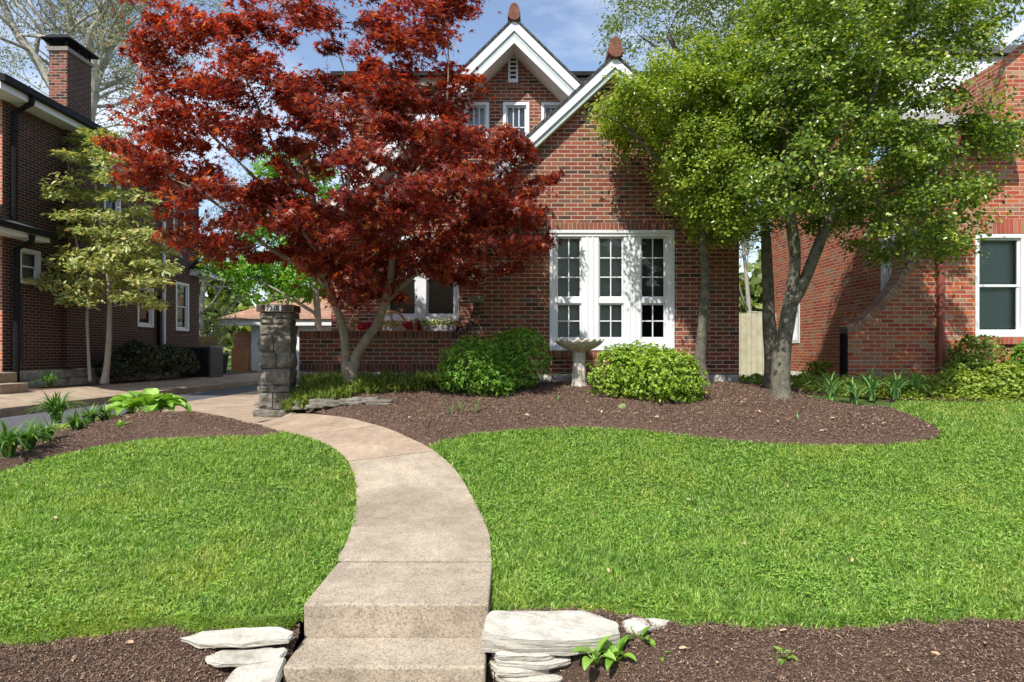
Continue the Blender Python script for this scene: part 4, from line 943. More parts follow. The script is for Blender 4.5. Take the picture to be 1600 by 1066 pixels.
FB = empty('flower_box', (-1.75, 11.8, .3), 'grey window box of purple and yellow pansies under the porch window', 'planter')
m = MB(); m.prism([(-2.48, .50), (-1.05, .50), (-1.10, .33), (-2.43, .33)], f2, .035, .22); m.build('box', M['planter'], FB, bev=.006)

BB = empty('birdbath', at(905, 612, 9.25), 'scalloped concrete birdbath on a fluted pedestal between the bushes', 'birdbath')
bc = at(905, 612, 9.25); bc.z = g(bc.x, bc.y) + .03
m = MB(); fl2 = lambda k, a: (1 + .09 * abs(math.cos(4 * a)) - .04, 0)
m.lathe([(.135, 0), (.14, .03), (.12, .05), (.105, .12), (.10, .30), (.095, .302), (.092, .50), (.088, .56)], bc, 48, fl2); m.build('pedestal', M['bathstone'], BB, smooth=False)
m = MB(); N_ = 18
def scal(k, a):
    t = max(0, (k - 4) / 3.0) if k < 8 else max(0, (12 - k) / 4)
    t = min(1, t); return (1 + .035 * t * math.cos(N_ * a), .020 * t * math.cos(N_ * a))
m.lathe([(.09, .555), (.12, .575), (.19, .60), (.26, .635), (.31, .67), (.345, .70), (.362, .725), (.365, .745), (.345, .748), (.32, .728), (.27, .70), (.19, .675), (.10, .665), (.02, .66)], bc, 144, scal); m.build('bowl', M['bathstone'], BB, smooth=True)
p = gp(972, 646); 
def pebble(c, s, seed, mat, label, cat):
    m = MB(); n = 14; V = []
    for j in range(9):
        for i in range(n):
            a = 2 * math.pi * i / n; q = math.pi * j / 8; d = Vector((math.sin(q) * math.cos(a), math.sin(q) * math.sin(a), math.cos(q)))
            r = 1 + .25 * noise.noise(d * 1.7 + Vector((seed, 0, 0))); V.append((c[0] + d.x * s * r, c[1] + d.y * s * r * .8, c[2] + d.z * s * .72 * r))
    Fs = [(j * n + i, j * n + (i + 1) % n, (j + 1) * n + (i + 1) % n, (j + 1) * n + i) for j in range(8) for i in range(n)]
    return tag(mk('mossy_stone', V, Fs, mat, smooth=True), label, cat)
pebble((p.x, p.y, p.z + .08), .065, 3, mottled('moss', (.10, .13, .04), (.30, .33, .14), 30, .95, .01), 'small mossy green stone on the mulch below the right bush', 'stone')

# ------------------------------------------------------------------ vegetation
LANCE = (np.array([(0, 0, 0), (.3, .2, .06), (.7, .15, .05), (1, 0, -.05), (.7, -.15, .05), (.3, -.2, .06)]), [(0, 1, 2, 3), (0, 3, 4, 5)])
OVAL = (np.array([(0, 0, 0), (.25, .30, .08), (.7, .27, .07), (1, 0, -.02), (.7, -.27, .07), (.25, -.30, .08)]), [(0, 1, 2, 3), (0, 3, 4, 5)])
RHOMB = (np.array([(0, 0, 0), (.5, .3, .04), (1, 0, 0), (.5, -.3, .04)]), [(0, 1, 2, 3)])
def star():
    V = [(0, 0, 0)]; tips = [(-100, .55), (-52, .85), (0, 1.0), (52, .85), (100, .55)]
    P = []
    for i, (a, r) in enumerate(tips):
        a = math.radians(a); P.append((r * math.cos(a), r * math.sin(a), -.10 * r))
        if i < 4:
            b = math.radians((tips[i][0] + tips[i + 1][0]) / 2); P.append((.30 * math.cos(b), .30 * math.sin(b), .03))
    V = [(-.06, 0, 0)] + P
    n = len(V); 
    return np.array(V), [(0, 1, 2), (0, 2, 3, 4), (0, 4, 5, 6), (0, 6, 7, 8), (0, 8, 9)]
STAR = star()
def norm(a): return a / (np.linalg.norm(a, axis=1, keepdims=True) + 1e-9)
def leaf_arrays(C, Nrm, size, tm, D=None):
    n = len(C); Nrm = norm(Nrm)
    if D is None: D = NP.normal(size=(n, 3))
    T = norm(D - Nrm * np.sum(D * Nrm, axis=1, keepdims=True)); B = np.cross(Nrm, T)
    tv, tf = tm; size = np.broadcast_to(np.asarray(size, float), (n,))[:, None, None]
    V = C[:, None, :] + size * (tv[None, :, 0:1] * T[:, None] + tv[None, :, 1:2] * B[:, None] + tv[None, :, 2:3] * Nrm[:, None])
    k = len(tv); fl = np.concatenate([np.array(f) for f in tf]); L = (np.arange(n)[:, None] * k + fl[None]).ravel()
    return V.reshape(-1, 3), L, np.tile([len(f) for f in tf], n)
def leaves(name, sets, mat, parent):
    Vs, Ls, Ss = [], [], []; o = 0
    for V, L, s in sets: Vs.append(V); Ls.append(L + o); Ss.append(s); o += len(V)
    return mk_np(name, np.concatenate(Vs), np.concatenate(Ls), np.concatenate(Ss), mat, parent)
class Skeleton:
    """branches: limbs given as lines with radii, then twigs grown from the nearest wood to every clump"""
    def __init__(s): s.P = []; s.par = []; s.r = []; s.fixed = []; s.lines = []
    def limb(s, pts, r0, r1, frm=None, n=6):
        pts = catmull(pts, n); prev = frm; line = [] if frm is None else [frm]
        for i, p in enumerate(pts):
            t = i / (len(pts) - 1); s.P.append(p); s.par.append(prev); s.r.append(r0 + (r1 - r0) * t); prev = len(s.P) - 1; line.append(prev)
        s.lines.append((line, True)); return prev
    def near(s, p):
        A = np.array([tuple(q) for q in s.P]); d = np.linalg.norm(A - np.array(p), axis=1)
        d = d + np.where(A[:, 2] > p[2], .8 * (A[:, 2] - p[2]), 0) ; return int(np.argmin(d))
    def grow(s, targets, rtip=.004, k=.16, jit=.12, seed=0):
        rr = random.Random(seed); T = [Vector(t) for t in targets]
        A = np.array([tuple(q) for q in s.P]); order = sorted(range(len(T)), key=lambda i: np.min(np.linalg.norm(A - np.array(T[i]), axis=1)))
        s.ends = []
        for i in order:
            p = T[i]; j = s.near(p); q = s.P[j]; d = p - q; L = d.length; n = max(2, int(L / .22)); prev = j; line = [j]
            bend = Vector((rr.uniform(-1, 1), rr.uniform(-1, 1), rr.uniform(.1, 1))) * L * jit
            r = min(s.r[j] * .75, max(rtip * 1.3, rtip + .011 * L))
            for m in range(1, n + 1):
                t = m / n; w = q + d * t + bend * math.sin(math.pi * t) * .8 + Vector((rr.uniform(-1, 1), rr.uniform(-1, 1), rr.uniform(-1, 1))) * .02 * L
                s.P.append(w); s.par.append(prev); s.r.append(r + (rtip - r) * t); prev = len(s.P) - 1; line.append(prev)
            s.lines.append((line, False))
    def mesh(s, mb, thick=True, sides=8, noise_amp=0.0):
        for line, big in s.lines:
            if len(line) < 2 or big != thick: continue
            r = [s.r[i] for i in line]
            if line[0] in line[1:]: continue
            if not big: r[0] = r[1]
            elif s.par[line[1]] == line[0]: r[0] = r[1]
            mb.tube([s.P[i] for i in line], r, sides if big else 4)
def rough_trunk(o, amp=.02, seed=0, sc=6):
    for v in o.data.vertices:
        c = v.co; n_ = v.normal; v.co = c + n_ * (noise.noise(Vector((c.x * sc + seed, c.y * sc, c.z * 1.6))) * amp)
def px_poly(P, Y): return [((x - 800) / F * Y, -(y - 550) / F * Y) for x, y in P]
def crown_pts(poly_px, Y, half, n, holes=(), seed=0, ymax=None, shell=.5, inset=.24):
    """clump centres inside a crown whose outline in the plane y = Y is given; depth rounds off to the outline"""
    rr = np.random.default_rng(seed); P = np.array(px_poly(poly_px, Y)); out = []
    dmax = None
    lo, hi = P.min(0), P.max(0); got = 0
    X = rr.uniform(lo[0], hi[0], n * 12); Z = rr.uniform(lo[1], hi[1], n * 12); k = inpoly(X, Z, P); X, Z = X[k], Z[k]; d = edgedist(X, Z, P); k = d > inset * rr.uniform(.5, 1.15, len(d)); X, Z, d = X[k], Z[k], d[k]; dm = d.max()
    hz = [((hx - 800) / F * Y, -(hy - 550) / F * Y, hr / F * Y) for hx, hy, hr in holes]
    u = rr.uniform(-1, 1, len(X)); u = np.sign(u) * np.abs(u) ** shell
    pr = np.sqrt(1 - (1 - np.clip(d / dm, 0, 1)) ** 2); Yc = Y + u * half * (.15 + .85 * pr)
    for x, y, z in zip(X, Yc, Z):
        if ymax is not None and y > ymax(x, z): y = ymax(x, z) - rr.uniform(0, .5)
        if any((x / y * Y - hx) ** 2 + (z / y * Y - hzz) ** 2 < hr ** 2 for hx, hzz, hr in hz): continue
        out.append((x, y, z))
        if len(out) >= n: break
    return np.array(out)
def clump_leaves(cs, n, rad, flat, size, tm, up=.8, centre=None, outw=.5, droop=0, seed=0, sprd=.55):
    rr = np.random.default_rng(seed); m = len(cs); R_ = rad * rr.uniform(.6, 1.25, m)
    D = norm(rr.normal(size=(m * n, 3))); r = rr.uniform(0, 1, (m * n, 1)) ** .5
    off = D * r * np.repeat(R_, n)[:, None]; off[:, 2] *= flat
    tilt = np.repeat(rr.normal(0, .25, (m, 2)), n, axis=0); off[:, 2] += off[:, 0] * tilt[:, 0] + off[:, 1] * tilt[:, 1] - droop * (off[:, 0] ** 2 + off[:, 1] ** 2) / rad
    C = np.repeat(cs, n, axis=0) + off
    c0 = cs.mean(0) if centre is None else np.array(centre)
    N_ = rr.normal(size=C.shape) * sprd + np.array([0, 0, up]) + norm(C - c0) * outw
    Dr = norm(off * np.array([1, 1, .3])) + rr.normal(size=C.shape) * .5; Dr[:, 2] -= .25
    return leaf_arrays(C, N_, size * rr.uniform(.5, 1.3, len(C)), tm, Dr)

# ---- red japanese maple
MT = empty('maple_tree', (-2.39, 9.0, -.5), 'spreading red leaved maple with forked pale trunk in front of the porch wall', 'tree')
mo = [(172, 192), (225, 150), (235, 105), (280, 85), (275, 52), (310, 38), (370, 38), (440, 35), (480, -10), (560, -45), (640, -30), (655, 10), (700, -15), (745, 20), (757, 60), (738, 120), (700, 165), (730, 200), (775, 215), (850, 230), (880, 245), (862, 280), (845, 320), (830, 345), (845, 385), (790, 425), (735, 425), (700, 440), (660, 440), (640, 425), (615, 470), (560, 475), (520, 445), (480, 430), (440, 400), (370, 430), (330, 395), (290, 400), (262, 360), (215, 320), (225, 280), (180, 240)]
mh = [(200, 165, 14), (290, 120, 9), (410, 90, 9), (480, 150, 10), (620, 130, 9), (660, 60, 8), (560, 240, 10), (600, 290, 9), (440, 200, 12), (340, 90, 8), (240, 350, 12), (720, 300, 10), (760, 350, 12), (330, 235, 22), (365, 255, 20), (300, 150, 10), (395, 268, 18), (330, 340, 20), (470, 260, 14), (555, 110, 10), (250, 190, 14), (620, 380, 10), (430, 330, 14), (585, 330, 12), (705, 345, 14), (675, 300, 8), (380, 370, 14), (640, 235, 14), (530, 185, 10)]
my = lambda x, z: 9.72 if x > -1.05 else 11.4
mc = crown_pts(mo, 8.5, 1.75, 370, mh, 3, my, .5, .09)
mc = np.concatenate([mc, crown_pts([(640, 190), (760, 215), (860, 235), (870, 290), (850, 390), (790, 430), (700, 440), (640, 420)], 8.7, 1.0, 32, [(720, 300, 10)], 13, my, .5, .05), crown_pts([(400, 330), (520, 300), (640, 330), (640, 440), (560, 480), (470, 440), (400, 400)], 8.4, 1.2, 32, [], 14, my, .5, .05)])
sk = Skeleton()
b0 = Vector((-2.36, 9.0, -.60))
fork = sk.limb([b0, Vector((-2.36, 9.0, -.35)), Vector((-2.33, 9.0, -.15))], .105, .085)
def pl(L, Ys): return [at(x, y, Y) for (x, y), Y in zip(L, Ys)]
a1 = sk.limb(pl([(541, 575), (540, 548), (536, 515), (522, 470), (508, 420), (500, 370), (490, 310), (470, 250)], [9, 8.98, 8.9, 8.8, 8.7, 8.6, 8.5, 8.4]), .072, .022, 2)
a2 = sk.limb(pl([(551, 585), (557, 556), (575, 528), (592, 500), (604, 462), (612, 420), (616, 370), (612, 320), (622, 260), (630, 190)], [9, 9, 8.95, 8.9, 8.8, 8.7, 8.6, 8.5, 8.45, 8.4]), .085, .02, 2)
i2 = sk.near(at(604, 462, 8.8)); i1 = sk.near(at(522, 470, 8.8)); i3 = sk.near(at(508, 420, 8.7)); i4 = sk.near(at(612, 320, 8.5))
sk.limb(pl([(598, 476), (625, 452), (655, 425), (690, 405), (740, 390), (790, 370)], [8.85, 8.8, 8.7, 8.6, 8.5, 8.6]), .045, .012, i2)
sk.limb(pl([(517, 455), (490, 430), (450, 405), (410, 380), (360, 335), (310, 300), (270, 280)], [8.8, 8.7, 8.5, 8.3, 8.1, 7.9, 7.8]), .040, .010, i1)
sk.limb(pl([(506, 415), (480, 370), (440, 320), (390, 270), (340, 220), (290, 170)], [8.7, 8.5, 8.3, 8.1, 7.9, 7.8]), .034, .010, i3)
sk.limb(pl([(506, 415), (535, 350), (545, 280), (550, 200), (540, 120), (520, 60)], [8.7, 8.9, 9.1, 9.2, 9.2, 9.1]), .036, .010, i3)
sk.limb(pl([(612, 320), (650, 270), (690, 210), (700, 130), (700, 60)], [8.5, 8.4, 8.3, 8.3, 8.3]), .026, .008, i4)
sk.limb(pl([(616, 380), (660, 330), (720, 290), (780, 270), (830, 255)], [8.6, 8.4, 8.3, 8.4, 8.6]), .028, .008, sk.near(at(616, 370, 8.6)))
sk.limb(pl([(490, 310), (430, 230), (400, 160), (370, 90)], [8.5, 8.2, 8.1, 8.1]), .024, .008, sk.near(at(490, 310, 8.5)))
sk.grow([tuple(c - np.array([0, 0, .03])) for c in mc], .0035, seed=4)
m = MB(); sk.mesh(m, True, 10); o = m.build('trunk', M['bark_maple'], MT, smooth=True); rough_trunk(o, .012, 1, 8)
m = MB(); sk.mesh(m, False); m.build('branches', M['bark_maple'], MT, smooth=True)
leaves('crown', [clump_leaves(mc, 150, .30, .36, .075, STAR, .75, seed=5, droop=.25), clump_leaves(mc[::3], 30, .46, .5, .066, STAR, .75, seed=6)], M['leaf_maple'], MT)

# ---- evergreen trees on the right
def tree(name, label, base, limbs, clumps, leafmat, bark, leafargs, group=None, nrough=.015, extra=()):
    T = empty(name, base, label, 'tree', group); sk = Skeleton()
    for L, r0, r1, frm in limbs:
        fi = None if frm is None else sk.near(frm)
        sk.limb(L, r0, r1, fi)
    sk.grow([tuple(c) for c in clumps], .0045, seed=len(clumps))
    m = MB(); l0 = sk.lines[0][0]; z0 = sk.P[l0[0]].z
    for i in l0:
        h = sk.P[i].z - z0
        if h < .35: sk.r[i] *= 1 + .5 * (1 - h / .35) ** 2
    sk.mesh(m, True, 12); o = m.build('trunk', bark, T, smooth=True); rough_trunk(o, nrough, len(clumps), 7)
    m = MB(); sk.mesh(m, False); m.build('branches', bark, T, smooth=True)
    leaves('crown', [clump_leaves(clumps, **a) for a in leafargs], leafmat, T)
    return T
evergroup = 'evergreen trees in the right bed'
wy = lambda x, z: 9.72
pA = [(912, 205), (925, 165), (950, 140), (985, 108), (1050, 85), (1120, 60), (1185, 130), (1180, 250), (1160, 345), (1165, 385), (1115, 385), (1075, 355), (1045, 325), (1028, 280), (1018, 215), (985, 235), (950, 228)]
cA = crown_pts(pA, 8.7, .9, 230, [(1060, 215, 8), (1125, 160, 14), (1000, 170, 7), (1090, 290, 8), (1135, 270, 8)], 21, wy, .5, .13)
bA = at(1102, 606, 9.4)
tree('evergreen_tree', 'slim yellow green evergreen with one leaning trunk close to the brick wall', bA,
     [(pl([(1100, 612), (1098, 590), (1094, 560), (1099, 500), (1102, 440), (1100, 390), (1098, 340), (1080, 280), (1060, 220), (1040, 170)], [9.4, 9.4, 9.38, 9.3, 9.2, 9.1, 9.0, 8.9, 8.8, 8.7]), .10, .02, None),
      (pl([(1098, 350), (1115, 290), (1130, 220), (1130, 140)], [9.0, 8.9, 8.8, 8.7]), .045, .012, at(1098, 345, 9.0)),
      (pl([(1080, 280), (1030, 250), (980, 200), (940, 180)], [8.9, 8.7, 8.6, 8.5]), .03, .008, at(1080, 280, 8.9))],
     cA, M['leaf_yellow'], M['bark_right'], [dict(n=200, rad=.23, flat=.6, size=.048, tm=OVAL, up=.8, seed=22), dict(n=50, rad=.42, flat=.8, size=.042, tm=OVAL, up=.7, seed=23)], evergroup)
pB = [(1130, 130), (1150, 40), (1190, -60), (1300, -120), (1440, -110), (1510, -30), (1530, 60), (1490, 125), (1465, 175), (1515, 225), (1530, 260), (1515, 310), (1480, 345), (1470, 395), (1440, 422), (1390, 425), (1345, 385), (1300, 365), (1240, 362), (1180, 378), (1128, 368), (1110, 300), (1120, 210)]
cB = crown_pts(pB, 8.3, 1.55, 440, [(1262, 300, 14), (1310, 190, 12), (1290, 240, 8), (1460, 120, 10), (1220, 130, 8), (1525, 130, 18), (1420, 330, 14), (1345, 250, 10), (1250, 200, 10), (1180, 220, 12), (1400, 200, 9), (1480, 220, 9), (1330, 80, 9), (1220, 60, 9), (1180, 310, 9), (1500, 300, 10)], 31, wy, .5, .15)
bB = at(1220, 632, 8.55)
tree('evergreen_tree', 'stout forked evergreen nearest the front of the mulch, widest crown', bB,
     [(pl([(1221, 640), (1220, 622), (1219, 590), (1222, 550), (1231, 500), (1238, 450), (1242, 400), (1236, 345), (1230, 280), (1225, 200), (1230, 110)], [8.55, 8.55, 8.55, 8.55, 8.5, 8.5, 8.45, 8.4, 8.35, 8.3, 8.3]), .155, .03, None),
      (pl([(1238, 475), (1256, 440), (1272, 400), (1290, 355), (1312, 300), (1340, 220), (1370, 130), (1390, 50)], [8.5, 8.45, 8.4, 8.4, 8.3, 8.3, 8.3, 8.3]), .088, .02, at(1236, 470, 8.5)),
      (pl([(1300, 330), (1350, 310), (1410, 290), (1470, 260), (1520, 230)], [8.4, 8.2, 8.1, 8.0, 8.0]), .04, .01, at(1312, 300, 8.3)),
      (pl([(1340, 220), (1400, 180), (1460, 150), (1520, 90)], [8.3, 8.4, 8.5, 8.6]), .035, .01, at(1340, 220, 8.3))],
     cB, M['leaf_right'], M['bark_right'], [dict(n=190, rad=.26, flat=.55, size=.052, tm=OVAL, up=.8, seed=32), dict(n=45, rad=.48, flat=.8, size=.046, tm=OVAL, up=.7, seed=33)], evergroup, .02)
pC = [(1110, 60), (1180, -30), (1290, -30), (1320, 80), (1300, 200), (1280, 300), (1200, 345), (1130, 300), (1120, 180)]
cC = crown_pts(pC, 8.9, .8, 110, [], 41, wy)
tree('evergreen_tree', 'dark straight trunked evergreen just behind the stout forked trunk', at(1206, 606, 9.3),
     [(pl([(1208, 612), (1206, 580), (1203, 520), (1200, 450), (1198, 390), (1196, 330), (1200, 260), (1210, 160)], [9.3, 9.3, 9.3, 9.25, 9.2, 9.15, 9.1, 9.0]), .125, .03, None)],
     cC, M['leaf_right'], M['bark_right'], [dict(n=200, rad=.27, flat=.6, size=.050, tm=OVAL, up=.8, seed=42)], evergroup)
# ---- airy deciduous tree behind, spreading over the top right
pD = [(930, -10), (955, -80), (1200, -160), (1500, -160), (1640, -60), (1640, 60), (1590, 110), (1520, 95), (1440, 70), (1330, 60), (1220, 50), (1130, 90), (1080, 75), (1010, 45), (965, 40), (940, 10)]
cD = crown_pts(pD, 15.5, 3.0, 360, [(1120, 30, 12), (1480, 45, 10)], 51, None, .5, .3)
tree('shade_tree', 'tall light green tree rising behind the gap between the houses', (5.6, 17.0, -.9),
     [([Vector((5.6, 17.0, -1.0)), Vector((5.65, 17, 1.5)), Vector((5.5, 16.8, 4.0)), Vector((5.0, 16.3, 6.5)), Vector((4.0, 15.8, 8.2))], .20, .06, None),
      ([Vector((5.5, 16.8, 4.2)), Vector((6.8, 16.3, 6.2)), Vector((8.5, 15.8, 7.6)), Vector((11, 15.5, 8.8))], .10, .03, Vector((5.5, 16.8, 4.0))),
      ([Vector((5.0, 16.3, 6.5)), Vector((4.2, 15.8, 7.4)), Vector((3.2, 15.5, 8.0))], .06, .015, Vector((5.0, 16.3, 6.5)))],
     cD, M['leaf_airy'], M['bark_right'], [dict(n=170, rad=.62, flat=.45, size=.095, tm=LANCE, up=.7, seed=52)])
# ---- bright green tree behind the drive
pE = [(318, 420), (330, 390), (380, 375), (400, 300), (430, 240), (500, 230), (540, 300), (550, 400), (480, 470), (430, 480), (380, 462), (335, 455)]
cE = crown_pts(pE, 19.0, 1.6, 110, [(370, 345, 14)], 61)
tree('broadleaf_tree', 'bright green leafy tree behind the red maple above the garage roof', (-6.2, 19.0, -1.0),
     [([Vector((-6.0, 19.0, -1.1)), Vector((-6.0, 19, 1.0)), Vector((-6.2, 19, 3.0)), Vector((-6.4, 19, 5.0))], .14, .04, None),
      ([Vector((-6.1, 19.0, 1.2)), Vector((-7.2, 18.8, 1.9)), Vector((-8.6, 18.7, 2.6))], .06, .015, Vector((-6.1, 19, 1.2)))],
     cE, M['leaf_bright'], M['bark_thin'], [dict(n=170, rad=.48, flat=.6, size=.12, tm=OVAL, up=.8, seed=62)])
# ---- pale layered magnolia at the neighbour's wall, two stems
tiers = []
rr = np.random.default_rng(9)
for y, x0, x1, n in [(215, 120, 170, 8), (245, 95, 185, 12), (275, 100, 200, 13), (305, 85, 225, 17), (335, 75, 240, 18), (365, 70, 275, 22), (392, 90, 270, 14), (415, 50, 265, 22), (440, 60, 260, 20), (462, 95, 245, 10), (480, 225, 250, 3)]:
    for i in range(n):
        px = rr.uniform(x0, x1); Yt = 14.2 + rr.uniform(-.9, .8); v = at(px, y + rr.uniform(-7, 7), Yt); v.x = max(v.x, -10.35 - 0 * Yt); tiers.append(tuple(v))
cM = np.array(tiers)
tree('layered_tree', 'small two stemmed tree with pale yellow green tiers of leaves against the dark brick wall', (-9.6, 14.3, -.8),
     [([at(163, 600, 14.4), at(168, 560, 14.4), at(171, 500, 14.4), at(170, 440, 14.3), at(160, 370, 14.2), at(150, 290, 14.2), at(145, 220, 14.2)], .075, .015, None),
      ([at(141, 596, 14.3), at(139, 570, 14.3), at(136, 500, 14.3), at(137, 440, 14.3), at(120, 380, 14.2), at(110, 330, 14.2)], .040, .010, None)],
     cM, M['leaf_magnolia'], M['bark_thin'], [dict(n=80, rad=.34, flat=.26, size=.13, tm=LANCE, up=.9, seed=72, outw=.3)], None, .006)
# ---- sycamore behind the left house, almost bare
def bare_tree(name, label, base, limbs, box_n, leaf_n, seed, bark, group=None):
    T = empty(name, base, label, 'tree', group); sk = Skeleton(); rr = random.Random(seed)
    for L, r0, r1, frm in limbs: sk.limb(L, r0, r1, None if frm is None else sk.near(frm), 5)
    tips = []
    def rec(p, d, L, r, dep, frm):
        pts = [p]; q = p.copy(); dd = d.copy()
        for _ in range(4):
            dd = (dd + Vector((rr.uniform(-1, 1), rr.uniform(-1, 1), rr.uniform(-.6, .9))) * .28).normalized(); q = q + dd * L / 4; pts.append(q.copy())
        prev = frm; line = [frm]
        for i, w in enumerate(pts[1:]): sk.P.append(w); sk.par.append(prev); sk.r.append(max(.008, r * (1 - .14 * (i + 1)))); prev = len(sk.P) - 1; line.append(prev)
        sk.lines.append((line, False if dep < 3 else True)); ends = line[1:]
        if dep <= 1: tips.extend([sk.P[i] for i in line[2:]])
        if dep == 0: return
        for k in range(rr.choice([2, 3, 3, 4])):
            j = rr.choice(ends[1:]); nd_ = (dd + Vector((rr.uniform(-1, 1), rr.uniform(-1, 1), rr.uniform(-.5, .8))) * .85).normalized()
            rec(sk.P[j], nd_, L * rr.uniform(.58, .8), sk.r[j] * .66, dep - 1, j)
    base_lines = list(sk.lines)
    for line, _ in base_lines:
        for j in line[3::3]:
            for _ in range(2):
                d = Vector((rr.uniform(-1, 1), rr.uniform(-1, 1), rr.uniform(-.3, 1))).normalized(); rec(sk.P[j], d, rr.uniform(2.0, 3.4), sk.r[j] * .45, 3, j)
    m = MB(); sk.mesh(m, True, 7); m.build('trunk', bark, T, smooth=True)
    m = MB(); sk.mesh(m, False); m.build('branches', bark, T, smooth=True)
    tp = np.array([tuple(t) for t in tips]); idx = np.random.default_rng(seed).integers(0, len(tp), leaf_n); C = tp[idx] + np.random.default_rng(seed + 1).normal(0, .16, (leaf_n, 3))
    leaves('crown', [leaf_arrays(C, np.random.default_rng(seed + 2).normal(size=C.shape), .11, RHOMB)], M['leaf_spring'], T)
    return T
Y0 = 26
bare_tree('sycamore_tree', 'huge pale barked tree, nearly bare, towering behind the dark brick house', (-18.5, 26, -1.1),
     [(pl([(135, 600), (135, 300), (140, 200)], [26] * 3), .42, .34, None),
      (pl([(140, 200), (100, 160), (55, 90), (20, 40), (-30, -80)], [26, 25.6, 25.2, 25, 25]), .26, .10, at(140, 200, 26)),
      (pl([(138, 180), (125, 120), (110, 60), (105, 0), (90, -120)], [26, 26.2, 26.5, 26.5, 27]), .22, .09, at(140, 200, 26)),
      (pl([(140, 190), (150, 120), (140, 60), (165, 10), (170, -80)], [26, 25.6, 25.3, 25, 25]), .20, .08, at(140, 200, 26)),
      (pl([(140, 160), (165, 85), (185, 55), (200, -10), (230, -90)], [26, 26, 26, 26, 26]), .20, .07, at(140, 200, 26)),
      (pl([(60, 55), (95, 60), (130, 30), (180, 5)], [25.2, 25, 25, 25]), .09, .03, at(55, 90, 25.2))],
     0, 30000, 5, M['bark_sycamore'])
bare_tree('budding_tree', 'slender tree just coming into leaf, seen through the gap beside the fence', (13.5, 30, -1.0),
     [([Vector((12.0, 31, -1.1)), Vector((12.0, 31, 1.5)), Vector((11.8, 31, 4)), Vector((11.6, 31, 6))], .16, .06, None)], 0, 9000, 8, M['bark_thin'])
bare_tree('budding_tree', 'slender tree just coming into leaf, behind the cedar fence at the end of the drive', (-15.2, 32, -1.0),
     [([Vector((-16.2, 32, -1.1)), Vector((-16.2, 32, 1.5)), Vector((-16.0, 32, 4)), Vector((-15.6, 32, 6.5))], .18, .07, None)], 0, 8000, 18, M['bark_thin'])
# distant treeline closing the horizon
def mass(name, label, x0, x1, Y, z0, z1, n, mat, seed, size=.35):
    rr = np.random.default_rng(seed); X = rr.uniform(x0, x1, n); Z = z0 + (z1 - z0) * rr.uniform(0, 1, n) ** .8 * (1 + .25 * np.sin(X * .6 + seed) + .15 * np.sin(X * 1.7)); C = np.stack([X, Y + rr.uniform(-1.5, 1.5, n), Z], 1)
    o = leaves(name, [leaf_arrays(C, rr.normal(size=C.shape) + np.array([0, -.5, .6]), size * rr.uniform(.5, 1.2, n), OVAL)], mat, None); return tag(o, label, 'foliage', kind='stuff')
mass('treeline', 'dark wall of trees added unseen behind the viewer to cut sky fill', -45, 45, -24, -1.5, 7, 30000, M['leaf_dark'], 5, 1.0)  # out of view, added to hold back sky fill and darken pane reflections
mass('treeline', 'hazy mass of spring green trees far behind the gardens', -60, 60, 46, -1.2, 5.2, 30000, M['leaf_airy'], 3, .9)

# ---- shrubs
def shrub(name, label, lobes, nl, size, tm, mat, group=None, base=None, stems=8, flat=.9, cat='bush', up=.35):
    """lobes: (x, y, z, rx, rz) rounded mounds; leaves in rosettes over their shells and inside"""
    c0 = np.mean([l[:3] for l in lobes], axis=0); b = Vector(base) if base is not None else Vector((c0[0], c0[1], g(c0[0], c0[1])))
    T = empty(name, b, label, cat, group); sets = []; rr = np.random.default_rng(int(abs(b.x) * 1000) % 9999)
    for x, y, z, rx, rz in lobes:
        n = int(nl * rx * rx * 9); n3 = n // 2; D3 = norm(rr.normal(size=(n3 * 5, 3))); C3 = np.array([x, y, z]) + D3 * np.array([rx, rx * .95, rz]) * (rr.uniform(0, .8, (n3 * 5, 1)) ** .5); C3[:, 2] = np.maximum(C3[:, 2], b.z + .04); sets.append(leaf_arrays(C3, D3 + rr.normal(size=D3.shape) * .5, size * rr.uniform(.7, 1.2, n3 * 5), tm)); D = norm(rr.normal(size=(n, 3))); D[:, 2] = np.where(D[:, 2] < -.55, -D[:, 2], D[:, 2]); rad = rr.uniform(.55, 1.0, n) ** .45
        bumpy = np.array([1 + .16 * noise.noise(Vector((d[0] * 2.6 + x * 3, d[1] * 2.6, d[2] * 2.6 + z))) + .08 * noise.noise(Vector((d[0] * 7 + x, d[1] * 7, d[2] * 7))) for d in D])
        C = np.array([x, y, z]) + D * np.array([rx, rx * .95, rz]) * (rad * bumpy)[:, None]
        k = 6; C2 = np.repeat(C, k, axis=0); Dn = np.repeat(D, k, axis=0)
        dirs = norm(np.cross(Dn, rr.normal(size=Dn.shape))) + Dn * .35
        N2 = Dn * (.9 - up) + np.array([0, 0, up]) + rr.normal(size=Dn.shape) * .35
        sets.append(leaf_arrays(C2, N2, size * rr.uniform(.6, 1.2, len(C2)), tm, dirs))
    leaves('foliage', sets, mat, T)
    m = MB()
    for i in range(stems):
        l = lobes[i % len(lobes)]; e = Vector((l[0] + R.uniform(-.6, .6) * l[3], l[1] + R.uniform(-.5, .5) * l[3], l[2] + R.uniform(-.1, .5) * l[4])); s = Vector((b.x + R.uniform(-.08, .08), b.y + R.uniform(-.06, .06), b.z - .03))
        m.tube(catmull([s, s.lerp(e, .4) + Vector((0, 0, .05)), e], 4), [.014 - .0011 * q for q in range(9)], 5)
    m.build('stems', M['bark_thin'], T)
    return T
def lobe(px, py, Y, rpx, rpz=None): v = at(px, py, Y); return (v.x, v.y, v.z, rpx / F * Y, (rpz or rpx) / F * Y)
bg_ = 'rounded bushes before the front wall'
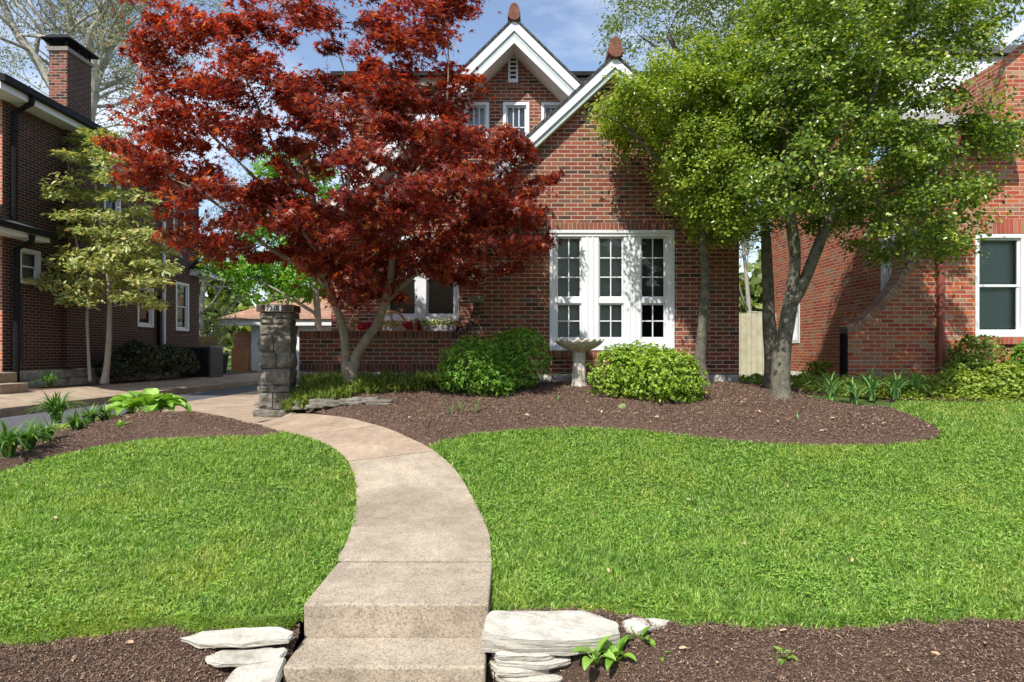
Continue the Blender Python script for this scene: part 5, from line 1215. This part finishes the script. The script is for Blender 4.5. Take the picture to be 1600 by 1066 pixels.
shrub('azalea_bush', 'rounded yellow green bush right of the birdbath, widest of the bushes', [lobe(968, 590, 8.65, 50, 52), lobe(1035, 595, 8.4, 64, 54), lobe(1000, 578, 8.8, 52, 42), lobe(1065, 607, 8.35, 38, 38)], 330, .040, OVAL, M['leaf_bush2'], bg_)
shrub('azalea_bush', 'green bush left of the two left bushes, spreading low toward the mulch', [lobe(738, 578, 8.7, 55, 52), lobe(712, 590, 8.8, 32, 38), lobe(772, 597, 8.65, 40, 38)], 330, .046, LANCE, M['leaf_bush'], bg_)
shrub('azalea_bush', 'taller green bush touching the brick wall left of the white triple window', [lobe(815, 560, 9.1, 47, 50), lobe(785, 560, 9.1, 36, 40), lobe(800, 588, 9.0, 40, 36)], 330, .046, LANCE, M['leaf_bush'], bg_)
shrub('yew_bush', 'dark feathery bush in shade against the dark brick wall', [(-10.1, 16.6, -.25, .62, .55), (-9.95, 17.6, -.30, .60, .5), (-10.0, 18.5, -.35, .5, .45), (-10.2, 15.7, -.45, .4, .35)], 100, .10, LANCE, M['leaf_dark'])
bare = shrub('arching_shrub', 'tall wispy shrub beside the air conditioner at the house corner', [(-10.7, 22.3, .9, .75, .95), (-11.2, 22.6, .2, .6, .8)], 26, .09, LANCE, M['leaf_spring'], None, (-10.9, 22.4, -1.0), 30)
# ground cover on the right border
shrub('spirea_bush', 'leafy lime green mound under the neighbour window', [(7.15, 8.95, -.52, .45, .36), (7.9, 8.95, -.50, .5, .40), (8.7, 9.0, -.44, .5, .45), (6.6, 9.0, -.55, .36, .28), (8.2, 8.75, -.55, .45, .32)], 260, .05, OVAL, M['leaf_lime'])
shrub('lilac_shrub', 'upright bright green shrub at the right edge of the photo below the white window', [(8.0, 9.4, -.22, .34, .40), (8.35, 9.35, -.12, .40, .46), (8.85, 9.3, -.02, .44, .50)], 240, .055, OVAL, M['leaf_bush'])
shrub('hydrangea_bush', 'loose dull green shrub right of the red downspout', [(7.2, 9.5, -.12, .40, .40), (6.95, 9.3, -.35, .34, .30)], 190, .05, OVAL, M['leaf_right'])
shrub('small_bush', 'small bright bush at the foot of the neighbour side wall beyond the trunks', [(6.15, 12.3, -.45, .28, .30)], 160, .06, OVAL, M['leaf_lime'])

def ground_cover(name, label, poly, n, size, tm, mat, h=(.02, .12), cat='ground cover', seed=0, up=1.0, lift=0):
    A = np.array([(p[0], p[1]) for p in poly]); rr = np.random.default_rng(seed); X = rr.uniform(A[:, 0].min(), A[:, 0].max(), n); Y = rr.uniform(A[:, 1].min(), A[:, 1].max(), n); k = inpoly(X, Y, A); X, Y = X[k], Y[k]
    d = edgedist(X, Y, A); hh = np.array([.55 + .9 * noise.noise(Vector((x * 4, y * 4, seed))) for x, y in zip(X, Y)]); Z = np.array([g(x, y) for x, y in zip(X, Y)]) + lift + rr.uniform(h[0], h[1], len(X)) * np.clip(hh, .15, 1.6) * np.clip(d / .15, .25, 1)
    C = np.stack([X, Y, Z], 1)
    o = leaves(name, [leaf_arrays(C, rr.normal(size=C.shape) * .5 + np.array([0, -.2, up]), size * rr.uniform(.6, 1.2, len(C)), tm)], mat, None)
    return tag(o, label, cat, kind='stuff')
ground_cover('ground_cover', 'low lime leaves filling the border below the neighbour wall', [(5.5, 8.62), (7, 8.5), (9, 8.35), (11, 8.35), (11, 9.85), (4.4, 9.85), (4.4, 9.2), (4.9, 8.75)], 30000, .05, OVAL, M['leaf_lime'], (.02, .30), seed=4)
ground_cover('ground_cover', 'yellow green creeping patch at the lawn edge behind the white slabs', [(.25, 3.36), (.6, 3.34), (1.05, 3.30), (1.15, 3.42), (.8, 3.56), (.35, 3.5)], 5000, .016, OVAL, M['leaf_lime'], (.02, .05), seed=8)
ground_cover('ground_cover', 'weedy green growth at the foot of the wooden fence', [(3.8, 10.6), (6.6, 10.6), (6.6, 15.5), (3.8, 15.5)], 22000, .06, OVAL, M['leaf_lime'], (.0, .14), seed=5)
ground_cover('ground_cover', 'lime creeping leaves along the edge of the driveway bed', [(-6.3, 8.9), (-6.1, 7.6), (-5.75, 7.6), (-5.85, 8.6), (-6.05, 9.6), (-6.45, 10.0)], 5000, .035, OVAL, M['leaf_lime'], (.01, .10), seed=6, lift=.03)

# ---- strap leaved plants
def strap(mb_sets, c, n, L, w, lean, rr, k=6, curl=1.0, fold=.15, dirs=None):
    for i in range(n):
        a = rr.uniform(0, 2 * math.pi); l = L * rr.uniform(.55, 1.1); le = lean * rr.uniform(.3, 1.2); d = Vector((math.cos(a), math.sin(a), 0)); s = Vector((-d.y, d.x, 0)); off = Vector((rr.uniform(-1, 1), rr.uniform(-1, 1), 0)) * .04
        V = []
        for j in range(k + 1):
            t = j / k; ang = le * (.25 + curl * t * t); p = Vector(c) + off + d * (l * t * math.sin(min(ang, 2.2)) * .9) + Vector((0, 0, l * t * math.cos(min(ang, 2.0)))) 
            ww = w * (.55 + .9 * t - 1.45 * t ** 3.2) if t < 1 else .002
            ww = max(ww, .002); V += [tuple(p - s * ww / 2), tuple(p + Vector((0, 0, -1)) * ww * fold), tuple(p + s * ww / 2)]
        mb_sets.append((V, [(j * 3 + q, j * 3 + q + 1, j * 3 + q + 4, j * 3 + q + 3) for j in range(k) for q in (0, 1)]))
def strap_plant(name, label, c, n, L, w, lean, mat, cat='plant', group=None, seed=0, curl=1.0, stalk=0, name2='leaf'):
    T = empty(name, c, label, cat, group); rr = random.Random(seed); sets = []; strap(sets, c, n, L, w, lean, rr, 6, curl)
    m = MB()
    for V, Fs in sets: m.add(V, Fs)
    m.build('foliage', mat, T, smooth=True)
    return T
def bedpt(px, py, up=.05): p = gp(px, py); return Vector((p.x, p.y, p.z + up))
dg = 'strap leaved clumps along the driveway bed'
for i, (x, y, n, L, lab) in enumerate([(88, 668, 70, .42, 'tallest strap leaved clump by the driveway'), (45, 712, 34, .30, 'strap leaved clump near the left edge below the tall clump'), (12, 724, 44, .34, 'strap leaved clump cut by the left edge of the photo'), (120, 684, 34, .26, 'broad leaved tuft in front of the tall clump'), (140, 672, 40, .26, 'middle clump between the tall clump and the hosta'), (165, 668, 40, .25, 'clump nearest the hosta along the bed'), (72, 700, 30, .25, 'low tuft between the tall clump and the bed corner')]):
    strap_plant('daylily', lab, bedpt(x, y, .06), int(n * 1.6), L * 1.25, .034, .85, M['leaf_strap'], 'plant', dg, 100 + i)
strap_plant('daylily', 'arching green clump at the foot of the dark brick wall behind the side walk', Vector((-10.25, 13.6, -.78)), 90, .42, .03, .95, M['leaf_strap'], 'plant', None, 140)
ig = 'iris plants by the neighbour wing wall'
for i, (x, y, L, lab) in enumerate([(1298, 632, .48, 'iris fan standing alone left of the wing wall at the mulch edge'), (1335, 634, .42, 'second iris fan from the left, in front of the black strip'), (1362, 628, .55, 'tall iris fan before the middle of the wing wall'), (1398, 626, .50, 'iris fan among lime leaves left of the red downspout'), (1430, 622, .52, 'iris fan just left of the red downspout base'), (1500, 612, .55, 'iris fan rising out of the lime mound'), (1535, 606, .5, 'iris fan below the left corner of the white window')]):
    p = bedpt(x, y, .02)
    strap_plant('iris', lab, p, 34, L, .030, .85, M['leaf_iris'], 'plant', ig, 200 + i, 1.1)
yg = 'sparse bladed sprouts in the mulch'
for i, (x, y, L, n, lab) in enumerate([(702, 658, .30, 3, 'leftmost sparse grey green sprout on the mulch'), (722, 655, .24, 4, 'middle grey green sprout on the mulch'), (742, 655, .26, 5, 'rightmost of the three grey green sprouts'), (205, 655, .24, 5, 'grey green sprout just below the hosta'), (872, 633, .14, 3, 'tiny thin sprout in front of the birdbath'), (1247, 664, .14, 4, 'tiny green sprout on the open mulch below the forked trunk')]):
    strap_plant('sprout', lab, bedpt(x, y, .05), n, L, .022, .55, M['leaf_iris'], 'plant', yg, 300 + i)
# hosta like broad leaves
def broad_plant(name, label, c, n, L, w, mat, seed, lean=(.3, 1.25), group=None, cat='plant', spread=.05):
    T = empty(name, c, label, cat, group); rr = random.Random(seed); m = MB(); k = 8
    for i in range(n):
        a = 2 * math.pi * (i * .381 + rr.uniform(-.04, .04)); q = (i + .5) / n; le = lean[0] + (lean[1] - lean[0]) * q; l = L * rr.uniform(.8, 1.15); stalkL = l * .55
        d = Vector((math.cos(a), math.sin(a), 0)); s = Vector((-d.y, d.x, 0)); p = Vector(c) + d * spread * q; V = []; ang = le * .55
        for j in range(3): p = p + (d * math.sin(ang) + Vector((0, 0, math.cos(ang)))) * stalkL / 3; ang += .05
        base = p.copy(); m.tube([Vector(c) + d * spread * q, Vector(c).lerp(base, .5) + Vector((0, 0, .01)), base], [.006, .005, .004], 5)
        p = base; ang = le * .8
        for j in range(k + 1):
            t = j / k; ww = w * rr.uniform(.95, 1.05) * max(.02, math.sin(math.pi * min(1, t ** .72 * .98 + .02)) ** .8); up = Vector((-d.x * math.cos(ang), -d.y * math.cos(ang), math.sin(ang)))
            V += [tuple(p - s * ww / 2 + up * ww * .22), tuple(p - s * ww / 4 + up * ww * .03), tuple(p), tuple(p + s * ww / 4 + up * ww * .03), tuple(p + s * ww / 2 + up * ww * .22)]
            p = p + (d * math.sin(ang) + Vector((0, 0, math.cos(ang)))) * l / k; ang += .16 * le
        m.add(V, [(j * 5 + e, j * 5 + e + 1, j * 5 + e + 6, j * 5 + e + 5) for j in range(k) for e in range(4)])
    m.build('foliage', mat, T, smooth=True); return T
hc = gp(232, 654); broad_plant('hosta', 'large light green hosta with broad leaves at the crest of the left bed', Vector((hc.x, hc.y, hc.z + .05)), 44, .34, .25, M['leaf_hosta'], 7, (.55, 1.5), None, 'hosta', .22)
fg = 'young broad leaved plants in the front bank'
def onbank(px, py): p = gp(px, py); return Vector((p.x, p.y, p.z + .01))
broad_plant('young_plant', 'young broad leaved plant right below the large white slab', onbank(930, 1040), 9, .105, .055, M['leaf_hosta'], 11, (.4, 1.5), fg, 'plant', .01)
broad_plant('young_plant', 'narrow leaved young plant leaning against the large white slab', onbank(962, 1038), 8, .095, .04, M['leaf_bush'], 12, (.3, 1.5), fg, 'plant', .01)
broad_plant('young_plant', 'small leafy sprout just below the small flat white stone', onbank(1000, 1010), 6, .07, .045, M['leaf_bush'], 13, (.4, 1.5), fg, 'plant', .01)
broad_plant('young_plant', 'tiny seedling beside a dry leaf right of the young plants', onbank(1032, 1034), 4, .04, .025, M['leaf_bush'], 14, (.6, 1.5), fg, 'plant', .005)
broad_plant('young_plant', 'small round leaved weed standing alone in the right bank', onbank(1226, 1036), 8, .05, .035, M['leaf_bush'], 15, (.6, 1.5), fg, 'plant', .01)
broad_plant('young_plant', 'leafy seedling in the left bed right of the strap leaved clumps', bedpt(187, 680, .06), 7, .10, .055, M['leaf_bush'], 16, (.3, 1.4), 'seedlings in the left bed', 'plant', .02)
broad_plant('young_plant', 'darker seedling in the left bed directly below the hosta', bedpt(250, 652, .06), 8, .16, .08, M['leaf_strap'], 17, (.3, 1.4), 'seedlings in the left bed', 'plant', .02)
# liriope in the maple bed: tufts
lir = []; rr = random.Random(3); mbp = [(-3.35, 8.86), (-2.9, 8.62), (-2.2, 8.62), (-1.5, 8.75), (-1.05, 9.0), (-1.0, 9.7), (-3.3, 9.7)]
bx_ = np.array(mbp)
m = MB(); cnt = 0
while cnt < 460:
    x, y = rr.uniform(-3.35, -1.0), rr.uniform(8.6, 9.7)
    if not bool(inpoly(np.array([x]), np.array([y]), bx_)[0]): continue
    cnt += 1; sets = []; strap(sets, (x, y, g(x, y) + .08), 17, rr.uniform(.17, .28), .016, 1.0, rr, 4, 1.0)
    for V, Fs in sets: m.add(V, Fs)
tag(m.build('lilyturf', leaf_mat('lilyturf_leaf', [(0, (.08, .14, .02)), (.5, (.17, .25, .035)), (.85, (.27, .32, .06)), (1, (.38, .33, .12))], .3, (1.2, 1.3, .6), .4)), 'grassy tufts filling the bed under the red maple', 'ground cover', kind='stuff')
# pansies
rr2 = np.random.default_rng(4); n = 420
C = np.stack([rr2.uniform(-2.45, -1.08, n), rr2.uniform(11.66, 11.86, n), rr2.uniform(.48, .62, n)], 1)
leaves('pansies', [leaf_arrays(C, rr2.normal(size=C.shape) + np.array([0, -1.5, .6]), .045, OVAL)], M['petal'], FB)
C = np.stack([rr2.uniform(-2.45, -1.08, n), rr2.uniform(11.66, 11.86, n), rr2.uniform(.47, .58, n)], 1)
leaves('pansy_leaves', [leaf_arrays(C, rr2.normal(size=C.shape) + np.array([0, -.5, .6]), .05, OVAL)], M['leaf_bush'], FB)

# ------------------------------------------------------------------ grass, clover, mulch chips
def blades(poly, dens, seed, hmin=.025, hmax=.055, wk=1.0):
    A = np.array([(p[0], p[1]) for p in poly]); rr = np.random.default_rng(seed); out = []
    x0, y0 = A.min(0); x1, y1 = A.max(0)
    for (ya, yb, d) in dens:
        a, b = max(ya, y0), min(yb, y1)
        if b <= a: continue
        lim = .92 * b + 2.4; xa, xb = max(x0, -lim), min(x1, lim); n = int((xb - xa) * (b - a) * d); X = rr.uniform(xa, xb, n); Y = rr.uniform(a, b, n); k = inpoly(X, Y, A); out.append(np.stack([X[k], Y[k]], 1))
    return np.concatenate(out)
def height_of(XY):
    gx = np.arange(-16, 16.1, .1); gy = np.arange(2, 16.1, .1)
    if not hasattr(height_of, 'G'): height_of.G = np.array([[g(x, y) for x in gx] for y in gy])
    G_ = height_of.G; fx = np.clip((XY[:, 0] + 16) / .1, 0, len(gx) - 1.01); fy = np.clip((XY[:, 1] - 2) / .1, 0, len(gy) - 1.01); ix, iy = fx.astype(int), fy.astype(int); tx, ty = fx - ix, fy - iy
    return G_[iy, ix] * (1 - tx) * (1 - ty) + G_[iy, ix + 1] * tx * (1 - ty) + G_[iy + 1, ix] * (1 - tx) * ty + G_[iy + 1, ix + 1] * tx * ty
def lump(XY, s, seed):
    a = np.zeros(len(XY)); rr = np.random.default_rng(seed)
    for o in range(5):
        k = s * 1.7 ** o; ph = rr.uniform(0, 6.28, 4); th = rr.uniform(0, 3.14, 2)
        a += (np.sin(k * (XY[:, 0] * np.cos(th[0]) + XY[:, 1] * np.sin(th[0])) + ph[0]) * np.sin(k * (XY[:, 0] * np.cos(th[1]) - XY[:, 1] * np.sin(th[1])) + ph[1])) / 1.35 ** o
    return a / 2.2
def grass_mesh(name, XY, seed, label, h0=.03, h1=.06):
    rr = np.random.default_rng(seed); n = len(XY); Z = height_of(XY); L = lump(XY, 2.3, seed)
    T = lump(XY, 5.5, seed + 20); h0, h1 = h0 * .85, h1 * .85; h = rr.uniform(h0 * .6, h1 * 1.15, n) * (1 + .30 * L + .35 * T) * np.where(lump(XY, 1.6, 44) < -.62, .45, 1); w = (.0030 + .0009 * XY[:, 1] / 3.3) * rr.uniform(.7, 1.3, n)
    a = rr.uniform(0, 6.283, n); lean = rr.uniform(.2, 1.3, n); D = np.stack([np.cos(a), np.sin(a), 0 * a], 1); b = a + rr.normal(1.57, .6, n); Sd = np.stack([np.cos(b), np.sin(b), 0 * b], 1) * w[:, None]
    P = np.stack([XY[:, 0], XY[:, 1], Z - .004], 1); up = np.array([0, 0, 1.0])
    m1 = P + D * (h * lean * .28)[:, None] + up * (h * .55)[:, None]; m2 = P + D * (h * lean * .95)[:, None] + up * (h * (1 - .25 * lean))[:, None]
    V = np.stack([P - Sd, P + Sd, m1 + Sd * .8, m1 - Sd * .8, m2], 1).reshape(-1, 3); i = np.arange(n)[:, None] * 5
    Lp = (i + np.array([0, 1, 2, 3, 3, 2, 4])[None]).ravel(); sz = np.tile([4, 3], n)
    return tag(mk_np(name, V, Lp, sz, M['grass']), label, 'grass', kind='stuff')
dens = [(3.0, 4.0, 15000), (4.0, 5.2, 10500), (5.2, 6.6, 7000), (6.6, 8.8, 4800)]
def grow_poly(P, e=.03):
    A = np.array([(p[0], p[1]) for p in P]); return P
gl = blades(lawnL, dens, 1); gr_ = blades(lawnR, dens, 2)
grass_mesh('grass', gl, 3, 'short bright green lawn grass left of the curving walk')
grass_mesh('grass', gr_, 4, 'short bright green lawn grass right of the curving walk')
back = blades([(3.75, 9.9), (6.65, 9.9), (6.65, 12.5), (3.75, 12.5)], [(9.9, 12.5, 2600)], 5)
grass_mesh('grass', back, 6, 'rough grass in the passage between the houses', .05, .11)
def fringe(P, lo_, hi_, seed, label):
    rr = np.random.default_rng(seed); A = np.array([(p[0], p[1]) for p in P]); n = 9000; t = rr.uniform(0, len(A) - 1.001, n); i = t.astype(int); f = (t - i)[:, None]
    XY = A[i] * (1 - f) + A[i + 1] * f; XY[:, 1] += rr.normal(0, .03, n) - .015; XY = XY[(np.abs(XY[:, 0]) < 4)]; k = ~((XY[:, 0] > -1.14) & (XY[:, 0] < -.11)); XY = XY[k]
    return grass_mesh('grass', XY, seed, label, .02, .05)
fringe(fl, 0, 0, 71, 'ragged grass fringe over the bank left of the steps'); fringe(frr, 0, 0, 72, 'ragged grass fringe over the bank right of the steps')
def clover(P, n, seed, label):
    rr = np.random.default_rng(seed); A = np.array([(p[0], p[1]) for p in P]); Y = 3.0 + 5.5 * rr.uniform(0, 1, n) ** 1.5; X = rr.uniform(-1, 1, n) * (.92 * Y + .2); k = inpoly(X, Y, A); XY = np.stack([X[k], Y[k]], 1); XY = XY[lump(XY, 1.3, 9) > -.12]
    C3 = np.repeat(XY, 3, axis=0); Z = height_of(C3) + np.repeat(rr.uniform(.022, .045, len(XY)), 3); C = np.stack([C3[:, 0], C3[:, 1], Z], 1); a = np.tile([0, 2.09, 4.19], len(XY)) + np.repeat(rr.uniform(0, 6, len(XY)), 3); D = np.stack([np.cos(a), np.sin(a), 0 * a], 1)
    o = leaves('clover', [leaf_arrays(C, np.array([0, 0, 1.0]) + rr.normal(size=C.shape) * .3, .011 + .0013 * C[:, 1], OVAL, D)], M['clover'], None); tag(o, label, 'clover', kind='stuff')
clover(lawnL, 16000, 5, 'clover leaves mixed into the lawn left of the walk'); clover(lawnR, 34000, 6, 'clover leaves mixed into the lawn right of the walk')
CH = (np.array([(-.5, -.13, 0), (.1, -.17, .06), (.5, -.06, .0), (.48, .09, .02), (-.05, .17, .08), (-.5, .1, .01)]), [(0, 1, 4, 5), (1, 2, 3, 4)])
def chips(poly, n, zfun, seed, label, size=.03, ymin=0, power=1.0):
    A = np.array([(p[0], p[1]) for p in poly]); rr = np.random.default_rng(seed); y0, y1 = A[:, 1].min(), A[:, 1].max(); Y = y0 + (y1 - y0) * rr.uniform(0, 1, n) ** power; lim = np.minimum(.92 * Y + 1.6, 99); X = rr.uniform(np.maximum(A[:, 0].min(), -lim), np.minimum(A[:, 0].max(), lim)); k = inpoly(X, Y, A); X, Y = X[k], Y[k]; d = edgedist(X, Y, A)
    Z = np.array([zfun(x, y, q) for x, y, q in zip(X, Y, d)]) + rr.uniform(.0, .014, len(X)); C = np.stack([X, Y, Z], 1)
    o = leaves('mulch_chips', [leaf_arrays(C, np.array([0, 0, .9]) + rr.normal(size=C.shape) * .55, size * rr.uniform(.4, 1.5, len(C)), CH)], M['chip'], None); tag(o, label, 'mulch', kind='stuff')
chips(bankL, 115000, bankz, 1, 'shredded brown bark on the bank left of the steps', .011)
chips(bankR, 165000, bankz, 2, 'shredded brown bark on the bank right of the steps', .011)
chips(bed_main, 110000, bedz, 3, 'shredded brown bark over the large bed before the house', .020)
chips(bl, 45000, bedlz, 4, 'shredded brown bark over the bed by the driveway', .019)
chips(plantbed, 6000, lambda x, y, d: g(x, y) + .02, 5, 'shredded bark under the border plants', .034)
# fallen leaves, one by one
def dry_leaf(x, y, z, s, lab, grp, rr):
    V, L, sz = leaf_arrays(np.array([[x, y, z]]), np.array([[rr.uniform(-.5, .5), rr.uniform(-.8, .1), 1.0]]), s, LANCE)
    return tag(mk('fallen_leaf', V, [tuple(L[:4]), tuple(L[4:])], M['dryleaf']), lab, 'leaf', grp)
rr = random.Random(77)
for i, (x, y) in enumerate([(1160, 640), (1168, 636), (1185, 655), (1215, 672), (1305, 668), (1340, 662), (1350, 680), (1280, 690), (1100, 660), (940, 655), (860, 650), (1030, 665), (820, 662), (640, 668), (1385, 676), (990, 662)]):
    p = gp(x, y); dry_leaf(p.x, p.y, p.z + .115, .07, 'small dry tan leaf lying on the large mulch bed', 'dry leaves on the large mulch bed', rr)
for i, (x, y) in enumerate([(1305, 1008), (1390, 1000), (1060, 1030), (1230, 1000), (1470, 1040), (330, 1030), (210, 1020), (120, 1040), (1120, 1050), (1540, 1020)]):
    p = gp(x, y); dry_leaf(p.x, p.y, p.z + .055, .045, 'curled dry tan leaf lying on the front bark bank', 'dry leaves on the front bank', rr)
for i, (x, y) in enumerate([(1330, 890), (1160, 858), (1080, 790), (1230, 770), (90, 820), (260, 905), (405, 775), (1500, 840), (950, 900)]):
    p = gp(x, y); dry_leaf(p.x, p.y, p.z + .05, .045, 'pale dry leaf lying on the green lawn', 'dry leaves on the lawn', rr)
print('verts', sum(len(o.data.vertices) for o in bpy.data.objects if o.type == 'MESH'))
